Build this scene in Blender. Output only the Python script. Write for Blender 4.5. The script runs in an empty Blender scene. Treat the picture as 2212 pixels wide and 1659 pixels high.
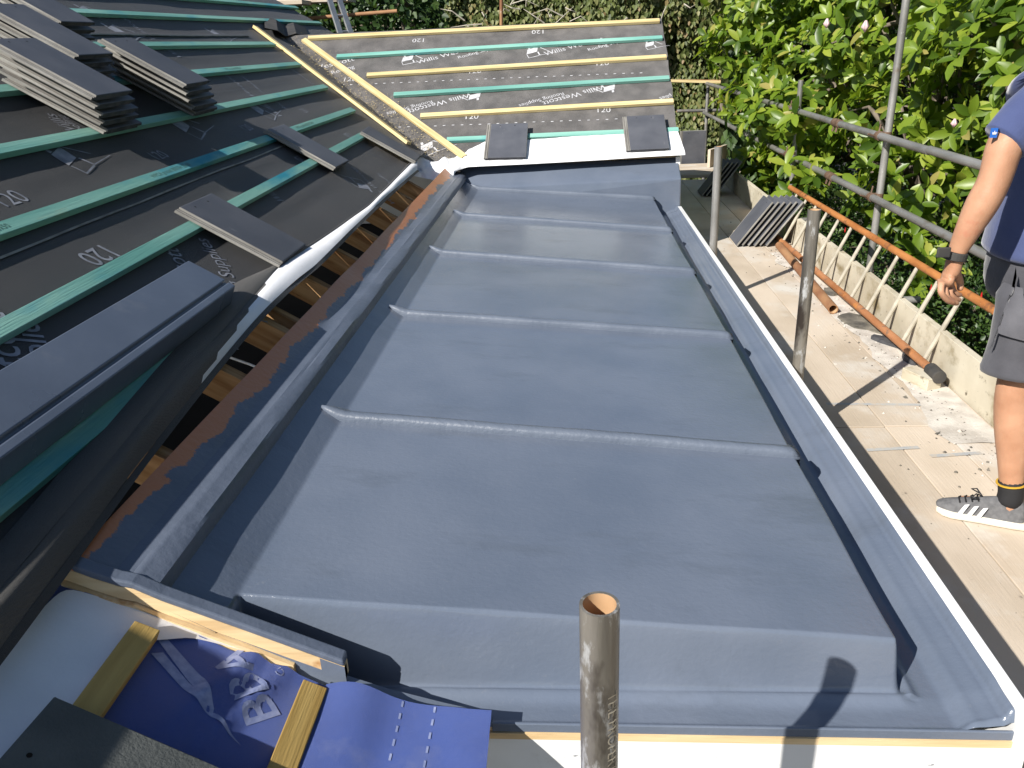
import bpy, bmesh, math, random
import numpy as np
from mathutils import Vector, Matrix, noise
random.seed(7)
rad = math.radians
C = bpy.context.scene.collection
sc = bpy.context.scene

# ------------------------------------------------------------------ camera
F, CX, CY, HC = 1750.0, 1106.0, 829.5, 1.27      # focal length and centre in survey units, eye height above the flat roof
def _n(a): a = np.array(a, float); return a/np.linalg.norm(a)
_Y = _n((118, -740, 1750)); _D = np.array((184, 4170, 1750.)); _D = _n(_D-_D.dot(_Y)*_Y); _Z = -_D; _X = np.cross(_D, _Y)
cam = bpy.data.cameras.new('camera'); camo = bpy.data.objects.new('camera', cam); C.objects.link(camo)
cam.sensor_width = 36; cam.lens = 36*F/2212; cam.clip_start = .02; cam.clip_end = 500
R = Matrix(((_X[0], -_X[1], -_X[2]), (_Y[0], -_Y[1], -_Y[2]), (_Z[0], -_Z[1], -_Z[2])))
camo.matrix_world = Matrix.Translation((0, 0, HC)) @ R.to_4x4()
sc.camera = camo
# ------------------------------------------------------------------ light
SD = Vector((.522, .567, -.598)).normalized()      # the way the sunlight travels
sun_el = math.asin(-SD.z); to = -SD; sun_az = math.atan2(to.x, to.y)
w = bpy.data.worlds.new('World'); sc.world = w; w.use_nodes = True
nt = w.node_tree; bgn = nt.nodes['Background']; bgn.inputs[1].default_value = .075
sk = nt.nodes.new('ShaderNodeTexSky'); sk.sky_type = 'NISHITA'; sk.sun_disc = False
sk.sun_elevation = sun_el; sk.sun_rotation = sun_az; sk.air_density = 1.0; sk.dust_density = .6
nt.links.new(sk.outputs[0], bgn.inputs[0])
sl = bpy.data.lights.new('sun', 'SUN'); sl.energy = 5.0; sl.angle = rad(.53); sl.color = (1, .955, .88)
so = bpy.data.objects.new('sun', sl); C.objects.link(so); so.rotation_euler = SD.to_track_quat('-Z', 'Y').to_euler(); so.location = (-5, -6, 8)
sc.view_settings.view_transform = 'Standard'; sc.view_settings.look = 'None'; sc.view_settings.exposure = .52; sc.view_settings.gamma = 1
sc.cycles.max_bounces = 6; sc.cycles.transparent_max_bounces = 6; sc.cycles.caustics_reflective = False; sc.cycles.caustics_refractive = False

# ------------------------------------------------------------------ helpers: survey points to the place
def ray(px, py):
    d = np.array([px-CX, py-CY, F]); return Vector((d@_X, d@_Y, d@_Z))/F
def on(px, py, axis, val):
    r = ray(px, py); o = Vector((0, 0, HC)); return o+r*((val-o[axis])/r[axis])
class Plane:
    def __init__(s, o, u, v): s.o = Vector(o); s.u = Vector(u).normalized(); s.v = Vector(v).normalized(); s.n = s.u.cross(s.v).normalized(); s.n = s.n if s.n.z > 0 else -s.n
    def to(s, u, v, h=0): return s.o+s.u*u+s.v*v+s.n*h
    def at(s, px, py, h=0):
        r = ray(px, py); o = Vector((0, 0, HC)); t = (s.o+s.n*h-o).dot(s.n)/r.dot(s.n); return o+r*t
    def uv(s, px, py, h=0):
        q = s.at(px, py, h)-s.o; return q.dot(s.u), q.dot(s.v)
TH = rad(31.1)
MAIN = Plane((0, 0, -.2), (-math.cos(TH), 0, math.sin(TH)), (0, 1, 0))
FAR = Plane((0, 6.62, .431), (1, 0, 0), (0, math.cos(TH), math.sin(TH)))
TN = math.atan(.5)
NEAR = Plane((0, 0, -.15), (-math.cos(TN), 0, math.sin(TN)), (0, 1, 0))

# ------------------------------------------------------------------ helpers: objects
def tag(o, label=None, cat=None, group=None, kind=None):
    if label: o['label'] = label
    if cat: o['category'] = cat
    if group: o['group'] = group
    if kind: o['kind'] = kind
    return o
WM = {}                                             # world matrix of every object, kept by hand
def link(o, parent=None, M=None):
    M = M or Matrix.Identity(4); WM[o.name] = M
    C.objects.link(o) if o.name not in C.objects else None
    if parent is not None:
        o.parent = parent; o.matrix_local = WM[parent.name].inverted() @ M
    else: o.matrix_world = M
    return o
def thing(name, label, cat, loc=(0, 0, 0), group=None, M=None):
    o = bpy.data.objects.new(name, None); o.empty_display_size = .1
    link(o, None, M or Matrix.Translation(loc)); return tag(o, label, cat, group, 'thing')
def mesh(name, V, Fc, mat, parent=None, M=None, smooth=False, mi=None):
    """world-space vertices when M is None (origin moved to the parent's), local ones otherwise"""
    me = bpy.data.meshes.new(name)
    if M is None:
        M = WM[parent.name].copy() if parent is not None else Matrix.Translation(sum((Vector(v) for v in V), Vector())/max(1, len(V)))
        Mi = M.inverted(); V = [Mi @ Vector(v) for v in V]
    me.from_pydata([tuple(v) for v in V], [], Fc); me.update()
    for m in (mat if isinstance(mat, (list, tuple)) else [mat]): me.materials.append(m)
    if mi: me.polygons.foreach_set('material_index', mi)
    if smooth: me.polygons.foreach_set('use_smooth', [True]*len(me.polygons))
    o = bpy.data.objects.new(name, me); return link(o, parent, M)
class MB:
    def __init__(s): s.v = []; s.f = []; s.m = []
    def add(s, V, Fc, m=0):
        b = len(s.v); s.v += [Vector(v) for v in V]; s.f += [tuple(i+b for i in f) for f in Fc]; s.m += [m]*len(Fc); return s
    def box(s, lo, hi, M=None, m=0):
        (a, b, c), (d, e, f) = lo, hi
        V = [Vector(p) for p in ((a, b, c), (d, b, c), (d, e, c), (a, e, c), (a, b, f), (d, b, f), (d, e, f), (a, e, f))]
        if M is not None: V = [M @ v for v in V]
        return s.add(V, [(0, 3, 2, 1), (4, 5, 6, 7), (0, 1, 5, 4), (1, 2, 6, 5), (2, 3, 7, 6), (3, 0, 4, 7)], m)
    def tube(s, pts, r, n=16, hollow=0, m=0, caps=True):
        pts = [Vector(p) for p in pts]; rs = r if isinstance(r, (list, tuple)) else [r]*len(pts)
        rings = []; prev = None
        for i, p in enumerate(pts):
            d = ((pts[min(i+1, len(pts)-1)]-pts[max(i-1, 0)])).normalized()
            a = d.orthogonal().normalized() if prev is None else (prev-d*prev.dot(d)).normalized()
            prev = a; b = d.cross(a)
            rings.append([p+(a*math.cos(2*math.pi*k/n)+b*math.sin(2*math.pi*k/n))*rs[i] for k in range(n)])
        V = [q for R_ in rings for q in R_]; Fc = [(i*n+k, i*n+(k+1) % n, (i+1)*n+(k+1) % n, (i+1)*n+k) for i in range(len(pts)-1) for k in range(n)]
        L = len(pts)-1
        if hollow:
            for e, sgn in ((0, 1), (L, -1)):
                d = (pts[1]-pts[0] if e == 0 else pts[L-1]-pts[L]).normalized(); c = pts[e]
                b0 = len(V); V += [c+(q-c)*(1-hollow/rs[e]) for q in rings[e]]; V += [c+(q-c)*(1-hollow/rs[e])+d*.12 for q in rings[e]]
                for k in range(n):
                    k2 = (k+1) % n; f1 = (e*n+k, b0+k, b0+k2, e*n+k2); f2 = (b0+k, b0+n+k, b0+n+k2, b0+k2)
                    Fc += [f1[::-1], f2[::-1]] if e else [f1, f2]
                Fc.append(tuple(range(b0+n, b0+2*n)))
        elif caps: Fc += [tuple(range(n))[::-1], tuple(range(L*n, L*n+n))]
        s.add(V, Fc, m)
        if hollow:
            k0 = len(s.f)-len(Fc)+L*n
            for q in range(k0, len(s.f)):
                if (q-k0) % (2*n+1) % 2 == 1 or (q-k0) % (2*n+1) == 2*n: s.m[q] = 1
        return s
    def prism(s, poly, ext, m=0):
        n = len(poly); P = [Vector(p) for p in poly]; e = Vector(ext)
        return s.add(P+[p+e for p in P], [tuple(range(n))[::-1], tuple(range(n, 2*n))]+[(i, (i+1) % n, n+(i+1) % n, n+i) for i in range(n)], m)
    def build(s, name, mat, parent=None, M=None, smooth=False, bevel=0, auto=None):
        o = mesh(name, s.v, s.f, mat, parent, M, smooth, s.m)
        if bevel:
            b = o.modifiers.new('bevel', 'BEVEL'); b.width = bevel; b.segments = 2; b.limit_method = 'ANGLE'; b.angle_limit = rad(40)
        return o
def frame(o, x, z):
    x = Vector(x).normalized(); z = Vector(z); z = (z-x*z.dot(x)).normalized(); y = z.cross(x)
    return Matrix(((x[0], y[0], z[0], o[0]), (x[1], y[1], z[1], o[1]), (x[2], y[2], z[2], o[2]), (0, 0, 0, 1)))
def bar(name, p0, p1, wd, ht, up, mat, parent=None, bevel=.0015, warp=0):
    """squared timber from p0 to p1; its own long axis is local x so the grain runs along it"""
    p0 = Vector(p0); p1 = Vector(p1); M = frame(p0, p1-p0, up); L = (p1-p0).length; n = max(2, int(L/.25)) if warp else 1
    b = MB(); V = []; Fc = []; sd = random.random()*50
    for i in range(n+1):
        x = L*i/n; dy = warp*noise.noise(Vector((x*.8, sd, 0))); dz = warp*.5*noise.noise(Vector((x*.9, 0, sd)))
        V += [(x, -wd/2+dy, dz), (x, wd/2+dy, dz), (x, wd/2+dy, ht+dz), (x, -wd/2+dy, ht+dz)]
    for i in range(n):
        a = i*4
        for k in range(4): Fc.append((a+k, a+4+k, a+4+(k+1) % 4, a+(k+1) % 4)[::-1])
    Fc += [(0, 1, 2, 3)[::-1], (n*4, n*4+1, n*4+2, n*4+3)]
    b.add(V, Fc); return b.build(name, mat, parent, M, bevel=bevel)
def tube(name, p0, p1, r, mat, parent=None, hollow=0, n=20, seg=1, bend=0):
    p0 = Vector(p0); p1 = Vector(p1); M = frame(p0, p1-p0, (0, .3, 1) if abs((p1-p0).normalized().z) < .8 else (0, 1, 0)); L = (p1-p0).length
    return MB().tube([(L*i/seg, 0, bend*math.sin(math.pi*i/seg)) for i in range(seg+1)], r, n, hollow).build(name, [mat, m_inner] if hollow else mat, parent, M, smooth=False)
def smooth_by_angle(o, a=35):
    bm = bmesh.new(); bm.from_mesh(o.data)
    for f in bm.faces: f.smooth = True
    for e in bm.edges:
        if len(e.link_faces) != 2 or e.calc_face_angle(0) > rad(a): e.smooth = False
    bm.to_mesh(o.data); bm.free(); return o

# ------------------------------------------------------------------ materials
def mat(name, c1, c2=None, scale=6, detail=6, stretch=(1, 1, 1), rough=.6, rv=.1, bump=0, bscale=60, bstretch=None, spec=.5, metal=0, obj_var=0,
        spots=None, coat=0, ramp=(.35, .65), sheen=0):
    m = bpy.data.materials.new(name); m.use_nodes = True; t = m.node_tree; N = t.nodes; L = t.links; bs = N['Principled BSDF']
    co = N.new('ShaderNodeTexCoord'); mp = N.new('ShaderNodeMapping'); mp.inputs['Scale'].default_value = stretch
    oi = N.new('ShaderNodeObjectInfo'); ad = N.new('ShaderNodeVectorMath'); ad.operation = 'MULTIPLY_ADD'
    ad.inputs[1].default_value = (1, 1, 1); L.new(co.outputs['Object'], ad.inputs[0])
    cv = N.new('ShaderNodeVectorMath'); cv.operation = 'SCALE'; cv.inputs['Scale'].default_value = 37; 
    cb = N.new('ShaderNodeCombineXYZ'); [L.new(oi.outputs['Random'], cb.inputs[i]) for i in range(3)]; L.new(cb.outputs[0], cv.inputs[0]); L.new(cv.outputs[0], ad.inputs[2])
    L.new(ad.outputs[0], mp.inputs[0])
    nz = N.new('ShaderNodeTexNoise'); nz.inputs['Scale'].default_value = scale; nz.inputs['Detail'].default_value = detail; L.new(mp.outputs[0], nz.inputs[0])
    rp = N.new('ShaderNodeValToRGB'); rp.color_ramp.elements[0].position = ramp[0]; rp.color_ramp.elements[1].position = ramp[1]
    rp.color_ramp.elements[0].color = (*c1, 1); rp.color_ramp.elements[1].color = (*(c2 or c1), 1); L.new(nz.outputs[0], rp.inputs[0]); col = rp.outputs[0]
    for sp in (spots or []):                        # (colour, scale, lo, hi, stretch)
        mp2 = N.new('ShaderNodeMapping'); mp2.inputs['Scale'].default_value = sp[4] if len(sp) > 4 else (1, 1, 1); mp2.inputs['Location'].default_value = (sp[1], 3, 1); L.new(ad.outputs[0], mp2.inputs[0])
        n2 = N.new('ShaderNodeTexNoise'); n2.inputs['Scale'].default_value = sp[1]; n2.inputs['Detail'].default_value = 5; n2.inputs['Roughness'].default_value = .65; L.new(mp2.outputs[0], n2.inputs[0])
        mr = N.new('ShaderNodeMapRange'); mr.inputs['From Min'].default_value = sp[2]; mr.inputs['From Max'].default_value = sp[3]; L.new(n2.outputs[0], mr.inputs[0])
        mx = N.new('ShaderNodeMix'); mx.data_type = 'RGBA'; L.new(mr.outputs[0], mx.inputs[0]); L.new(col, mx.inputs[6]); mx.inputs[7].default_value = (*sp[0], 1); col = mx.outputs[2]
    if obj_var:
        hs = N.new('ShaderNodeHueSaturation'); mr = N.new('ShaderNodeMapRange'); mr.inputs['To Min'].default_value = 1-obj_var; mr.inputs['To Max'].default_value = 1+obj_var
        L.new(oi.outputs['Random'], mr.inputs[0]); L.new(mr.outputs[0], hs.inputs['Value']); L.new(col, hs.inputs['Color']); col = hs.outputs[0]
    L.new(col, bs.inputs['Base Color'])
    mr = N.new('ShaderNodeMapRange'); mr.inputs['To Min'].default_value = max(0, rough-rv); mr.inputs['To Max'].default_value = min(1, rough+rv); L.new(nz.outputs[0], mr.inputs[0]); L.new(mr.outputs[0], bs.inputs['Roughness'])
    bs.inputs['Specular IOR Level'].default_value = spec; bs.inputs['Metallic'].default_value = metal; bs.inputs['Coat Weight'].default_value = coat; bs.inputs['Coat Roughness'].default_value = .15
    if sheen: bs.inputs['Sheen Weight'].default_value = sheen
    if bump:
        mp3 = N.new('ShaderNodeMapping'); mp3.inputs['Scale'].default_value = bstretch or stretch; L.new(ad.outputs[0], mp3.inputs[0])
        nb = N.new('ShaderNodeTexNoise'); nb.inputs['Scale'].default_value = bscale; nb.inputs['Detail'].default_value = 7; nb.inputs['Roughness'].default_value = .6; L.new(mp3.outputs[0], nb.inputs[0])
        bn = N.new('ShaderNodeBump'); bn.inputs['Strength'].default_value = 1; bn.inputs['Distance'].default_value = bump; L.new(nb.outputs[0], bn.inputs['Height']); L.new(bn.outputs[0], bs.inputs['Normal'])
    return m
def weave(m, sc_, dist, color=.0):                  # adds a fine woven relief to a cloth
    t = m.node_tree; N = t.nodes; L = t.links; bs = N['Principled BSDF']; co = N.new('ShaderNodeTexCoord')
    h = None
    for ax in ('X', 'Y'):
        wv = N.new('ShaderNodeTexWave'); wv.bands_direction = ax; wv.inputs['Scale'].default_value = sc_; wv.inputs['Distortion'].default_value = .3; L.new(co.outputs['Object'], wv.inputs[0])
        if h is None: h = wv.outputs['Fac']
        else:
            mm = N.new('ShaderNodeMath'); mm.operation = 'ADD'; L.new(h, mm.inputs[0]); L.new(wv.outputs['Fac'], mm.inputs[1]); h = mm.outputs[0]
    bn = N.new('ShaderNodeBump'); bn.inputs['Distance'].default_value = dist; L.new(h, bn.inputs['Height'])
    old = bs.inputs['Normal'].links[0].from_socket if bs.inputs['Normal'].links else None
    if old: L.new(old, bn.inputs['Normal'])
    L.new(bn.outputs[0], bs.inputs['Normal']); return m
GREY = (.112, .135, .18)
m_grp = mat('grey_topcoat', (.118, .144, .194), (.146, .172, .224), 3, 8, (1, 1, 1), .17, .05, bump=.0011, bscale=60, bstretch=(1, 1.3, 1), spec=.5,
            spots=[((.15, .172, .215), 60, .62, .78), ((.105, .125, .16), 2.2, .56, .8, (1, 3, 1))])
m_rib = mat('grey_topcoat_seam', (.112, .135, .178), (.138, .162, .208), 4, 8, (1, 1, 1), .42, .06, bump=.003, bscale=48, spec=.45)
m_slate = mat('slate_tile_face', (.075, .08, .096), (.105, .11, .128), 5, 8, (1, 1, 1), .55, .1, bump=.0012, bscale=260, spec=.4, spots=[((.23, .23, .24), 9, .66, .8, (1, 4, 1))], obj_var=.12)
m_slate_edge = mat('slate_tile_edge', (.19, .18, .165), (.32, .31, .285), 14, 8, (.3, 1, 1), .85, .05, bump=.003, bscale=180, spec=.2, obj_var=.1)
m_slate_dark = mat('dark_slate_shaded_end', (.05, .052, .06), (.09, .09, .095), 20, 8, (1, 1, 1), .85, .05, bump=.004, bscale=120, spec=.2)  # dark slate; tile ends and undersides carry painted shade
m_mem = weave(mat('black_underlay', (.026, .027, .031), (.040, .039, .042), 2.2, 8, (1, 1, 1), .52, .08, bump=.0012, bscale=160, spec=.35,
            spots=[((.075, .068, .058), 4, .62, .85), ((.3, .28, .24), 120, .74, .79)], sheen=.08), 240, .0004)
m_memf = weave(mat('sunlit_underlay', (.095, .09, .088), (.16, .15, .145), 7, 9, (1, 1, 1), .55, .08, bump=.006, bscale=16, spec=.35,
            spots=[((.12, .11, .1), 30, .6, .8)], sheen=.15), 240, .0004)  # paler copy of the black underlay, sunlight put into its colour
m_mem2 = weave(mat('sunlit_flap_face', (.045, .042, .04), (.07, .065, .06), 2.2, 8, (1, 1, 1), .6, .08, bump=.0012, bscale=160, spec=.4, sheen=.15), 240, .0004)  # paler copy of the black underlay; sun on the fold put into colour
m_trimc = mat('smooth_grey_trim', (.08, .1, .14), (.115, .14, .19), 2.2, 9, (1, 1, 1), .28, .1, bump=.0005, bscale=30, spec=.5, spots=[((.17, .185, .22), 5, .58, .8), ((.4, .42, .45), 30, .72, .78, (3, .4, 1))])
m_print = mat('white_print', (.42, .42, .44), (.6, .6, .62), 30, 8, (1, 1, 1), .6, .05, spec=.3)
m_printd = mat('dim_print', (.16, .17, .2), (.32, .33, .37), 18, 8, (1, 1, 1), .6, .05, spec=.3)  # dimmer copy of the white print
m_white = mat('white_underside', (.72, .73, .76), (.84, .84, .86), 4, 8, (1, 1, 1), .55, .05, bump=.0008, bscale=90, spec=.3, spots=[((.5, .49, .46), 14, .66, .8)])
m_whitef = mat('white_fascia', (.74, .74, .74), (.84, .84, .84), 4, 6, (1, 1, 1), .35, .05, spec=.45, spots=[((.12, .13, .16), 22, .685, .70, (.45, 1, 1.8)), ((.6, .58, .55), 9, .63, .8)])
m_upvc = mat('white_trim', (.82, .82, .82), (.86, .86, .86), 4, 4, (1, 1, 1), .25, .05, spec=.5)
m_teal = mat('teal_batten', (.14, .36, .31), (.26, .50, .42), 3, 8, (.35, 4, 4), .72, .08, bump=.0016, bscale=30, bstretch=(.25, 5, 5), spec=.3,
            spots=[((.03, .27, .36), 1.6, .52, .68, (.6, 1.5, 1.5)), ((.33, .36, .22), 3, .64, .8, (.5, 3, 3)), ((.05, .1, .09), 26, .7, .78, (.4, 2, 2))], obj_var=.12)
m_pine = mat('pine_timber', (.56, .43, .2), (.74, .62, .34), 5, 8, (.5, 9, 9), .65, .08, bump=.0014, bscale=18, bstretch=(.3, 8, 8), spec=.3,
            spots=[((.35, .2, .07), 7, .7, .78, (.8, 2, 2))], obj_var=.08)
m_rafter = mat('old_rafter', (.25, .125, .05), (.46, .28, .135), 5, 8, (.5, 7, 7), .8, .05, bump=.002, bscale=18, bstretch=(.3, 8, 8), spec=.2, spots=[((.07, .045, .03), 14, .62, .72, (.5, 3, 3))])
m_ochre = mat('treated_batten', (.36, .23, .065), (.5, .345, .115), 4, 8, (.6, 7, 7), .7, .08, bump=.0016, bscale=22, bstretch=(.4, 7, 7), spec=.3, spots=[((.12, .11, .1), 8, .66, .72, (1, 2, 2))])
m_ply = mat('bare_timber', (.6, .42, .22), (.76, .58, .34), 6, 8, (.5, 4, 6), .7, .08, bump=.001, bscale=30, bstretch=(.5, 6, 6), spec=.3, spots=[((.42, .17, .04), 5, .62, .7)])
m_blue = weave(mat('blue_membrane', (.035, .075, .31), (.055, .11, .41), 4, 8, (1, 1, 1), .6, .08, bump=.001, bscale=60, spec=.3, spots=[((.16, .2, .42), 5, .62, .85)], sheen=.2), 420, .0003)
m_bprint = mat('pale_print_on_blue', (.2, .24, .42), (.3, .34, .52), 60, 6, (1, 1, 1), .65, .05, spec=.2)
m_dark = mat('void_shade', (.012, .01, .009), (.02, .017, .015), 3, 4, rough=.95, rv=.03, spec=.1)  # near-black colour stands in for shade in the loft and nail holes
m_galv = mat('galvanised_tube', (.23, .225, .21), (.36, .35, .335), 9, 8, (.4, 1, 1), .42, .12, metal=.45, bump=.0008, bscale=60, spec=.5, spots=[((.17, .13, .09), 5, .58, .75), ((.62, .62, .6), 34, .66, .74)], obj_var=.12)
m_oldtube = mat('weathered_tube', (.10, .09, .075), (.30, .275, .235), 9, 9, (.22, 2, 2), .42, .12, metal=.4, bump=.001, bscale=70, spec=.5, spots=[((.50, .50, .49), 30, .54, .62, (.35, 1, 1)), ((.045, .035, .028), 9, .5, .62, (.4, 1, 1))])
m_rust = mat('rusty_tube', (.22, .1, .05), (.36, .2, .1), 9, 8, (.4, 1, 1), .75, .08, bump=.0015, bscale=60, spec=.3, spots=[((.5, .46, .4), 16, .66, .74)])
m_inner = mat('tan_rust_inside', (.42, .25, .13), (.55, .36, .2), 9, rough=.85)
m_coup = mat('rusty_coupler', (.12, .07, .045), (.2, .13, .09), 20, 6, rough=.7, bump=.002, bscale=80, metal=.3)
m_board = mat('weathered_board', (.47, .39, .30), (.62, .53, .43), 2.5, 8, (.6, 1, 1), .85, .05, bump=.0016, bscale=14, bstretch=(.4, 9, 1), spec=.2,
            spots=[((.62, .585, .53), 1.8, .52, .7), ((.2, .17, .14), 16, .67, .76), ((.08, .07, .06), 42, .7, .74)], obj_var=.08)
m_toe = mat('old_toe_board', (.46, .41, .31), (.62, .57, .46), 3, 8, (1, 1, 1), .85, .05, bump=.002, bscale=14, bstretch=(.5, 1, 8), spec=.2, spots=[((.26, .21, .12), 5, .53, .7, (.7, 1, 3)), ((.12, .1, .07), 24, .62, .74)])
m_orange = mat('orange_ladder_rail', (.34, .125, .035), (.50, .21, .065), 7, 8, (.5, 2, 2), .6, .1, bump=.0012, bscale=40, bstretch=(.4, 3, 3), spec=.35, spots=[((.17, .075, .035), 9, .56, .68), ((.7, .5, .3), 22, .69, .75)])
m_rung = mat('pale_rung', (.33, .3, .24), (.48, .44, .36), 6, 6, (.4, 3, 3), .7, .06, bump=.001, bscale=30, spec=.3)
m_rubber = mat('black_rubber', (.03, .03, .03), (.06, .055, .05), 12, 4, rough=.8)
m_alu = mat('aluminium', (.42, .43, .45), (.52, .53, .55), 9, 4, rough=.38, metal=.7)
m_debris = mat('mortar_dust', (.46, .42, .37), (.64, .6, .54), 12, 8, rough=.95, bump=.003, bscale=90, spec=.1)
m_flake = mat('broken_slate', (.09, .085, .075), (.22, .2, .165), 12, 8, rough=.9, bump=.004, bscale=60, spec=.15)
m_skin = mat('skin', (.40, .205, .12), (.50, .275, .17), 12, 6, rough=.5, bump=.0009, bscale=160, spec=.35, spots=[((.42, .15, .09), 9, .6, .8)])
m_skin.node_tree.nodes['Principled BSDF'].inputs['Subsurface Weight'].default_value = .08; m_skin.node_tree.nodes['Principled BSDF'].inputs['Subsurface Radius'].default_value = (.01, .004, .002)
m_navy = mat('navy_cotton', (.052, .068, .16), (.066, .086, .19), 8, 6, rough=.85, bump=.0015, bscale=60, spec=.2, sheen=.3)
m_short = mat('charcoal_work_cloth', (.062, .062, .072), (.088, .088, .1), 10, 6, rough=.85, bump=.0015, bscale=70, spec=.2, sheen=.2)
m_pocket = mat('faded_pocket_cloth', (.095, .095, .108), (.13, .13, .145), 10, 6, rough=.85, bump=.0015, bscale=70, spec=.2, sheen=.2)
m_black = mat('black_cloth', (.014, .014, .016), (.024, .024, .026), 10, 5, rough=.75, spec=.3)
m_shoe = mat('grey_knit_shoe', (.1, .1, .105), (.15, .15, .155), 60, 5, rough=.8, bump=.001, bscale=300, spec=.3)
m_sole = mat('off_white_sole', (.62, .58, .48), (.75, .71, .62), 9, 5, rough=.6)
m_hair = mat('short_brown_hair', (.05, .035, .022), (.09, .06, .04), 60, 4, rough=.8, bump=.003, bscale=200)
m_bark = mat('bark', (.1, .08, .06), (.22, .18, .14), 8, 6, (1, 1, .3), .9, .05, bump=.01, bscale=20)
m_soil = mat('dark_soil', (.02, .02, .012), (.05, .045, .03), 1.2, 8, rough=.95, bump=.03, bscale=6)
m_render = mat('painted_house_wall', (.6, .58, .54), (.68, .66, .62), 3, 6, rough=.85, bump=.002, bscale=60)
def leafmat(name, cols, rough=.35, trans=.3, spec=.5):
    m = bpy.data.materials.new(name); m.use_nodes = True; t = m.node_tree; N = t.nodes; L = t.links; bs = N['Principled BSDF']; out = N['Material Output']
    g = N.new('ShaderNodeNewGeometry'); rp = N.new('ShaderNodeValToRGB'); cr = rp.color_ramp
    while len(cr.elements) < len(cols): cr.elements.new(.5)
    for e, (p, c) in zip(cr.elements, cols): e.position = p; e.color = (*c, 1)
    L.new(g.outputs['Random Per Island'], rp.inputs[0]); L.new(rp.outputs[0], bs.inputs['Base Color']); bs.inputs['Roughness'].default_value = rough; bs.inputs['Specular IOR Level'].default_value = spec
    tr = N.new('ShaderNodeBsdfTranslucent'); mu = N.new('ShaderNodeMix'); mu.data_type = 'RGBA'; mu.blend_type = 'MULTIPLY'; mu.inputs[0].default_value = 1; L.new(rp.outputs[0], mu.inputs[6]); mu.inputs[7].default_value = (1, 1, .5, 1)
    sc2 = N.new('ShaderNodeVectorMath'); sc2.operation = 'SCALE'; sc2.inputs['Scale'].default_value = 1.8; L.new(mu.outputs[2], sc2.inputs[0]); L.new(sc2.outputs[0], tr.inputs[0])
    ms = N.new('ShaderNodeMixShader'); ms.inputs[0].default_value = trans; L.new(bs.outputs[0], ms.inputs[1]); L.new(tr.outputs[0], ms.inputs[2]); L.new(ms.outputs[0], out.inputs[0]); return m
m_mag = leafmat('magnolia_leaf', [(0, (.045, .09, .01)), (.35, (.11, .185, .016)), (.75, (.21, .295, .028)), (.95, (.31, .36, .05)), (1, (.36, .3, .1))], .38, .34, .45)
m_ivy = leafmat('drooping_leaf', [(0, (.055, .075, .02)), (.35, (.11, .14, .04)), (.7, (.17, .2, .07)), (.92, (.25, .24, .1)), (1, (.25, .17, .08))], .5, .25, .35)
m_dkl = leafmat('dark_leaf', [(0, (.012, .03, .008)), (.5, (.03, .065, .016)), (.85, (.055, .1, .025)), (1, (.08, .13, .035))], .5, .2, .35)
m_fus = leafmat('small_leaf', [(0, (.02, .05, .012)), (.6, (.05, .1, .022)), (1, (.1, .16, .035))], .45, .25)
m_fuslit = m_fus
m_red = mat('red_flower', (.5, .01, .015), (.65, .03, .03), 10, rough=.5)
m_petal = mat('pink_petal', (.62, .4, .42), (.75, .58, .56), 14, rough=.5)
m_twig = mat('pale_dead_twig', (.36, .32, .26), (.5, .46, .38), 14, rough=.85)
# ================================================================== the setting
def sstep(a, b, x): t = min(1, max(0, (x-a)/(b-a))); return t*t*(3-2*t)
GZ = -3.1
g = mesh('ground', [(-60, -40, GZ), (60, -40, GZ), (60, 90, GZ), (-60, 90, GZ)], [(0, 1, 2, 3)], m_soil); tag(g, kind='structure')

# ---- the flat bay roof, one continuous glass-fibre surface over boards
fr = thing('flat_roof', 'long flat roof coated in grey glass fibre with five raised seams and white edging', 'flat roof', (0, 1.24, -.3))
def deck_top(x): return .222-(x+.707)*.0751
def deck_z(x, y):
    top = deck_top(x)
    if x < -.707: top = .222+(-.707-x)*.603
    k = sstep(1.335, 1.368, y+.004*noise.noise(Vector((x*3, 0, 0))))*(1-sstep(.652, .672, x+.004*noise.noise(Vector((y*2, 5, 0)))))
    k = max(k, 1-sstep(-.708, -.694, x))
    fl = -.010+.004*sstep(1.29, 1.335, y)
    fl += .012*math.exp(-((y-1.330)/.014)**2)*(1-sstep(.66, .70, x))
    fl += .009*sstep(1.258, 1.248, y)
    r = .02*math.exp(-((x-.69)/.012)**2)*(1 if y > 1.33 else 0)
    gx = .024*sstep(.745, .785, x)+.010*sstep(.785, .825, x)+.024*sstep(.826, .842, x)
    fl += r*.5+gx*(.35+.65*sstep(1.243, 1.255, y))
    z = fl*(1-k)+top*k
    z += .0016*noise.noise(Vector((x*5, y*3, 0)))*k+.0006*noise.noise(Vector((x*30, y*22, 4)))
    return z
def grid(name, xs, ys, fz, mt, parent, skirt=None):
    V = [(x, y, fz(x, y)) for y in ys for x in xs]; n = len(xs)
    Fc = [(j*n+i, j*n+i+1, (j+1)*n+i+1, (j+1)*n+i) for j in range(len(ys)-1) for i in range(n-1)]
    return mesh(name, V, Fc, mt, parent, smooth=True)
def lin(*seg):
    r = []
    for a, b, s in seg:
        n = max(1, round((b-a)/s)); r += [a+(b-a)*i/n for i in range(n)]
    return r+[seg[-1][1]]
xs = lin((-.815, -.72, .012), (-.72, -.69, .006), (-.69, .64, .03), (.64, .71, .0035), (.71, .845, .006))
ys = lin((1.245, 1.33, .006), (1.33, 1.375, .0035), (1.375, 6.47, .04))
deck = grid('deck', xs, ys, deck_z, m_grp, fr)
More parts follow.
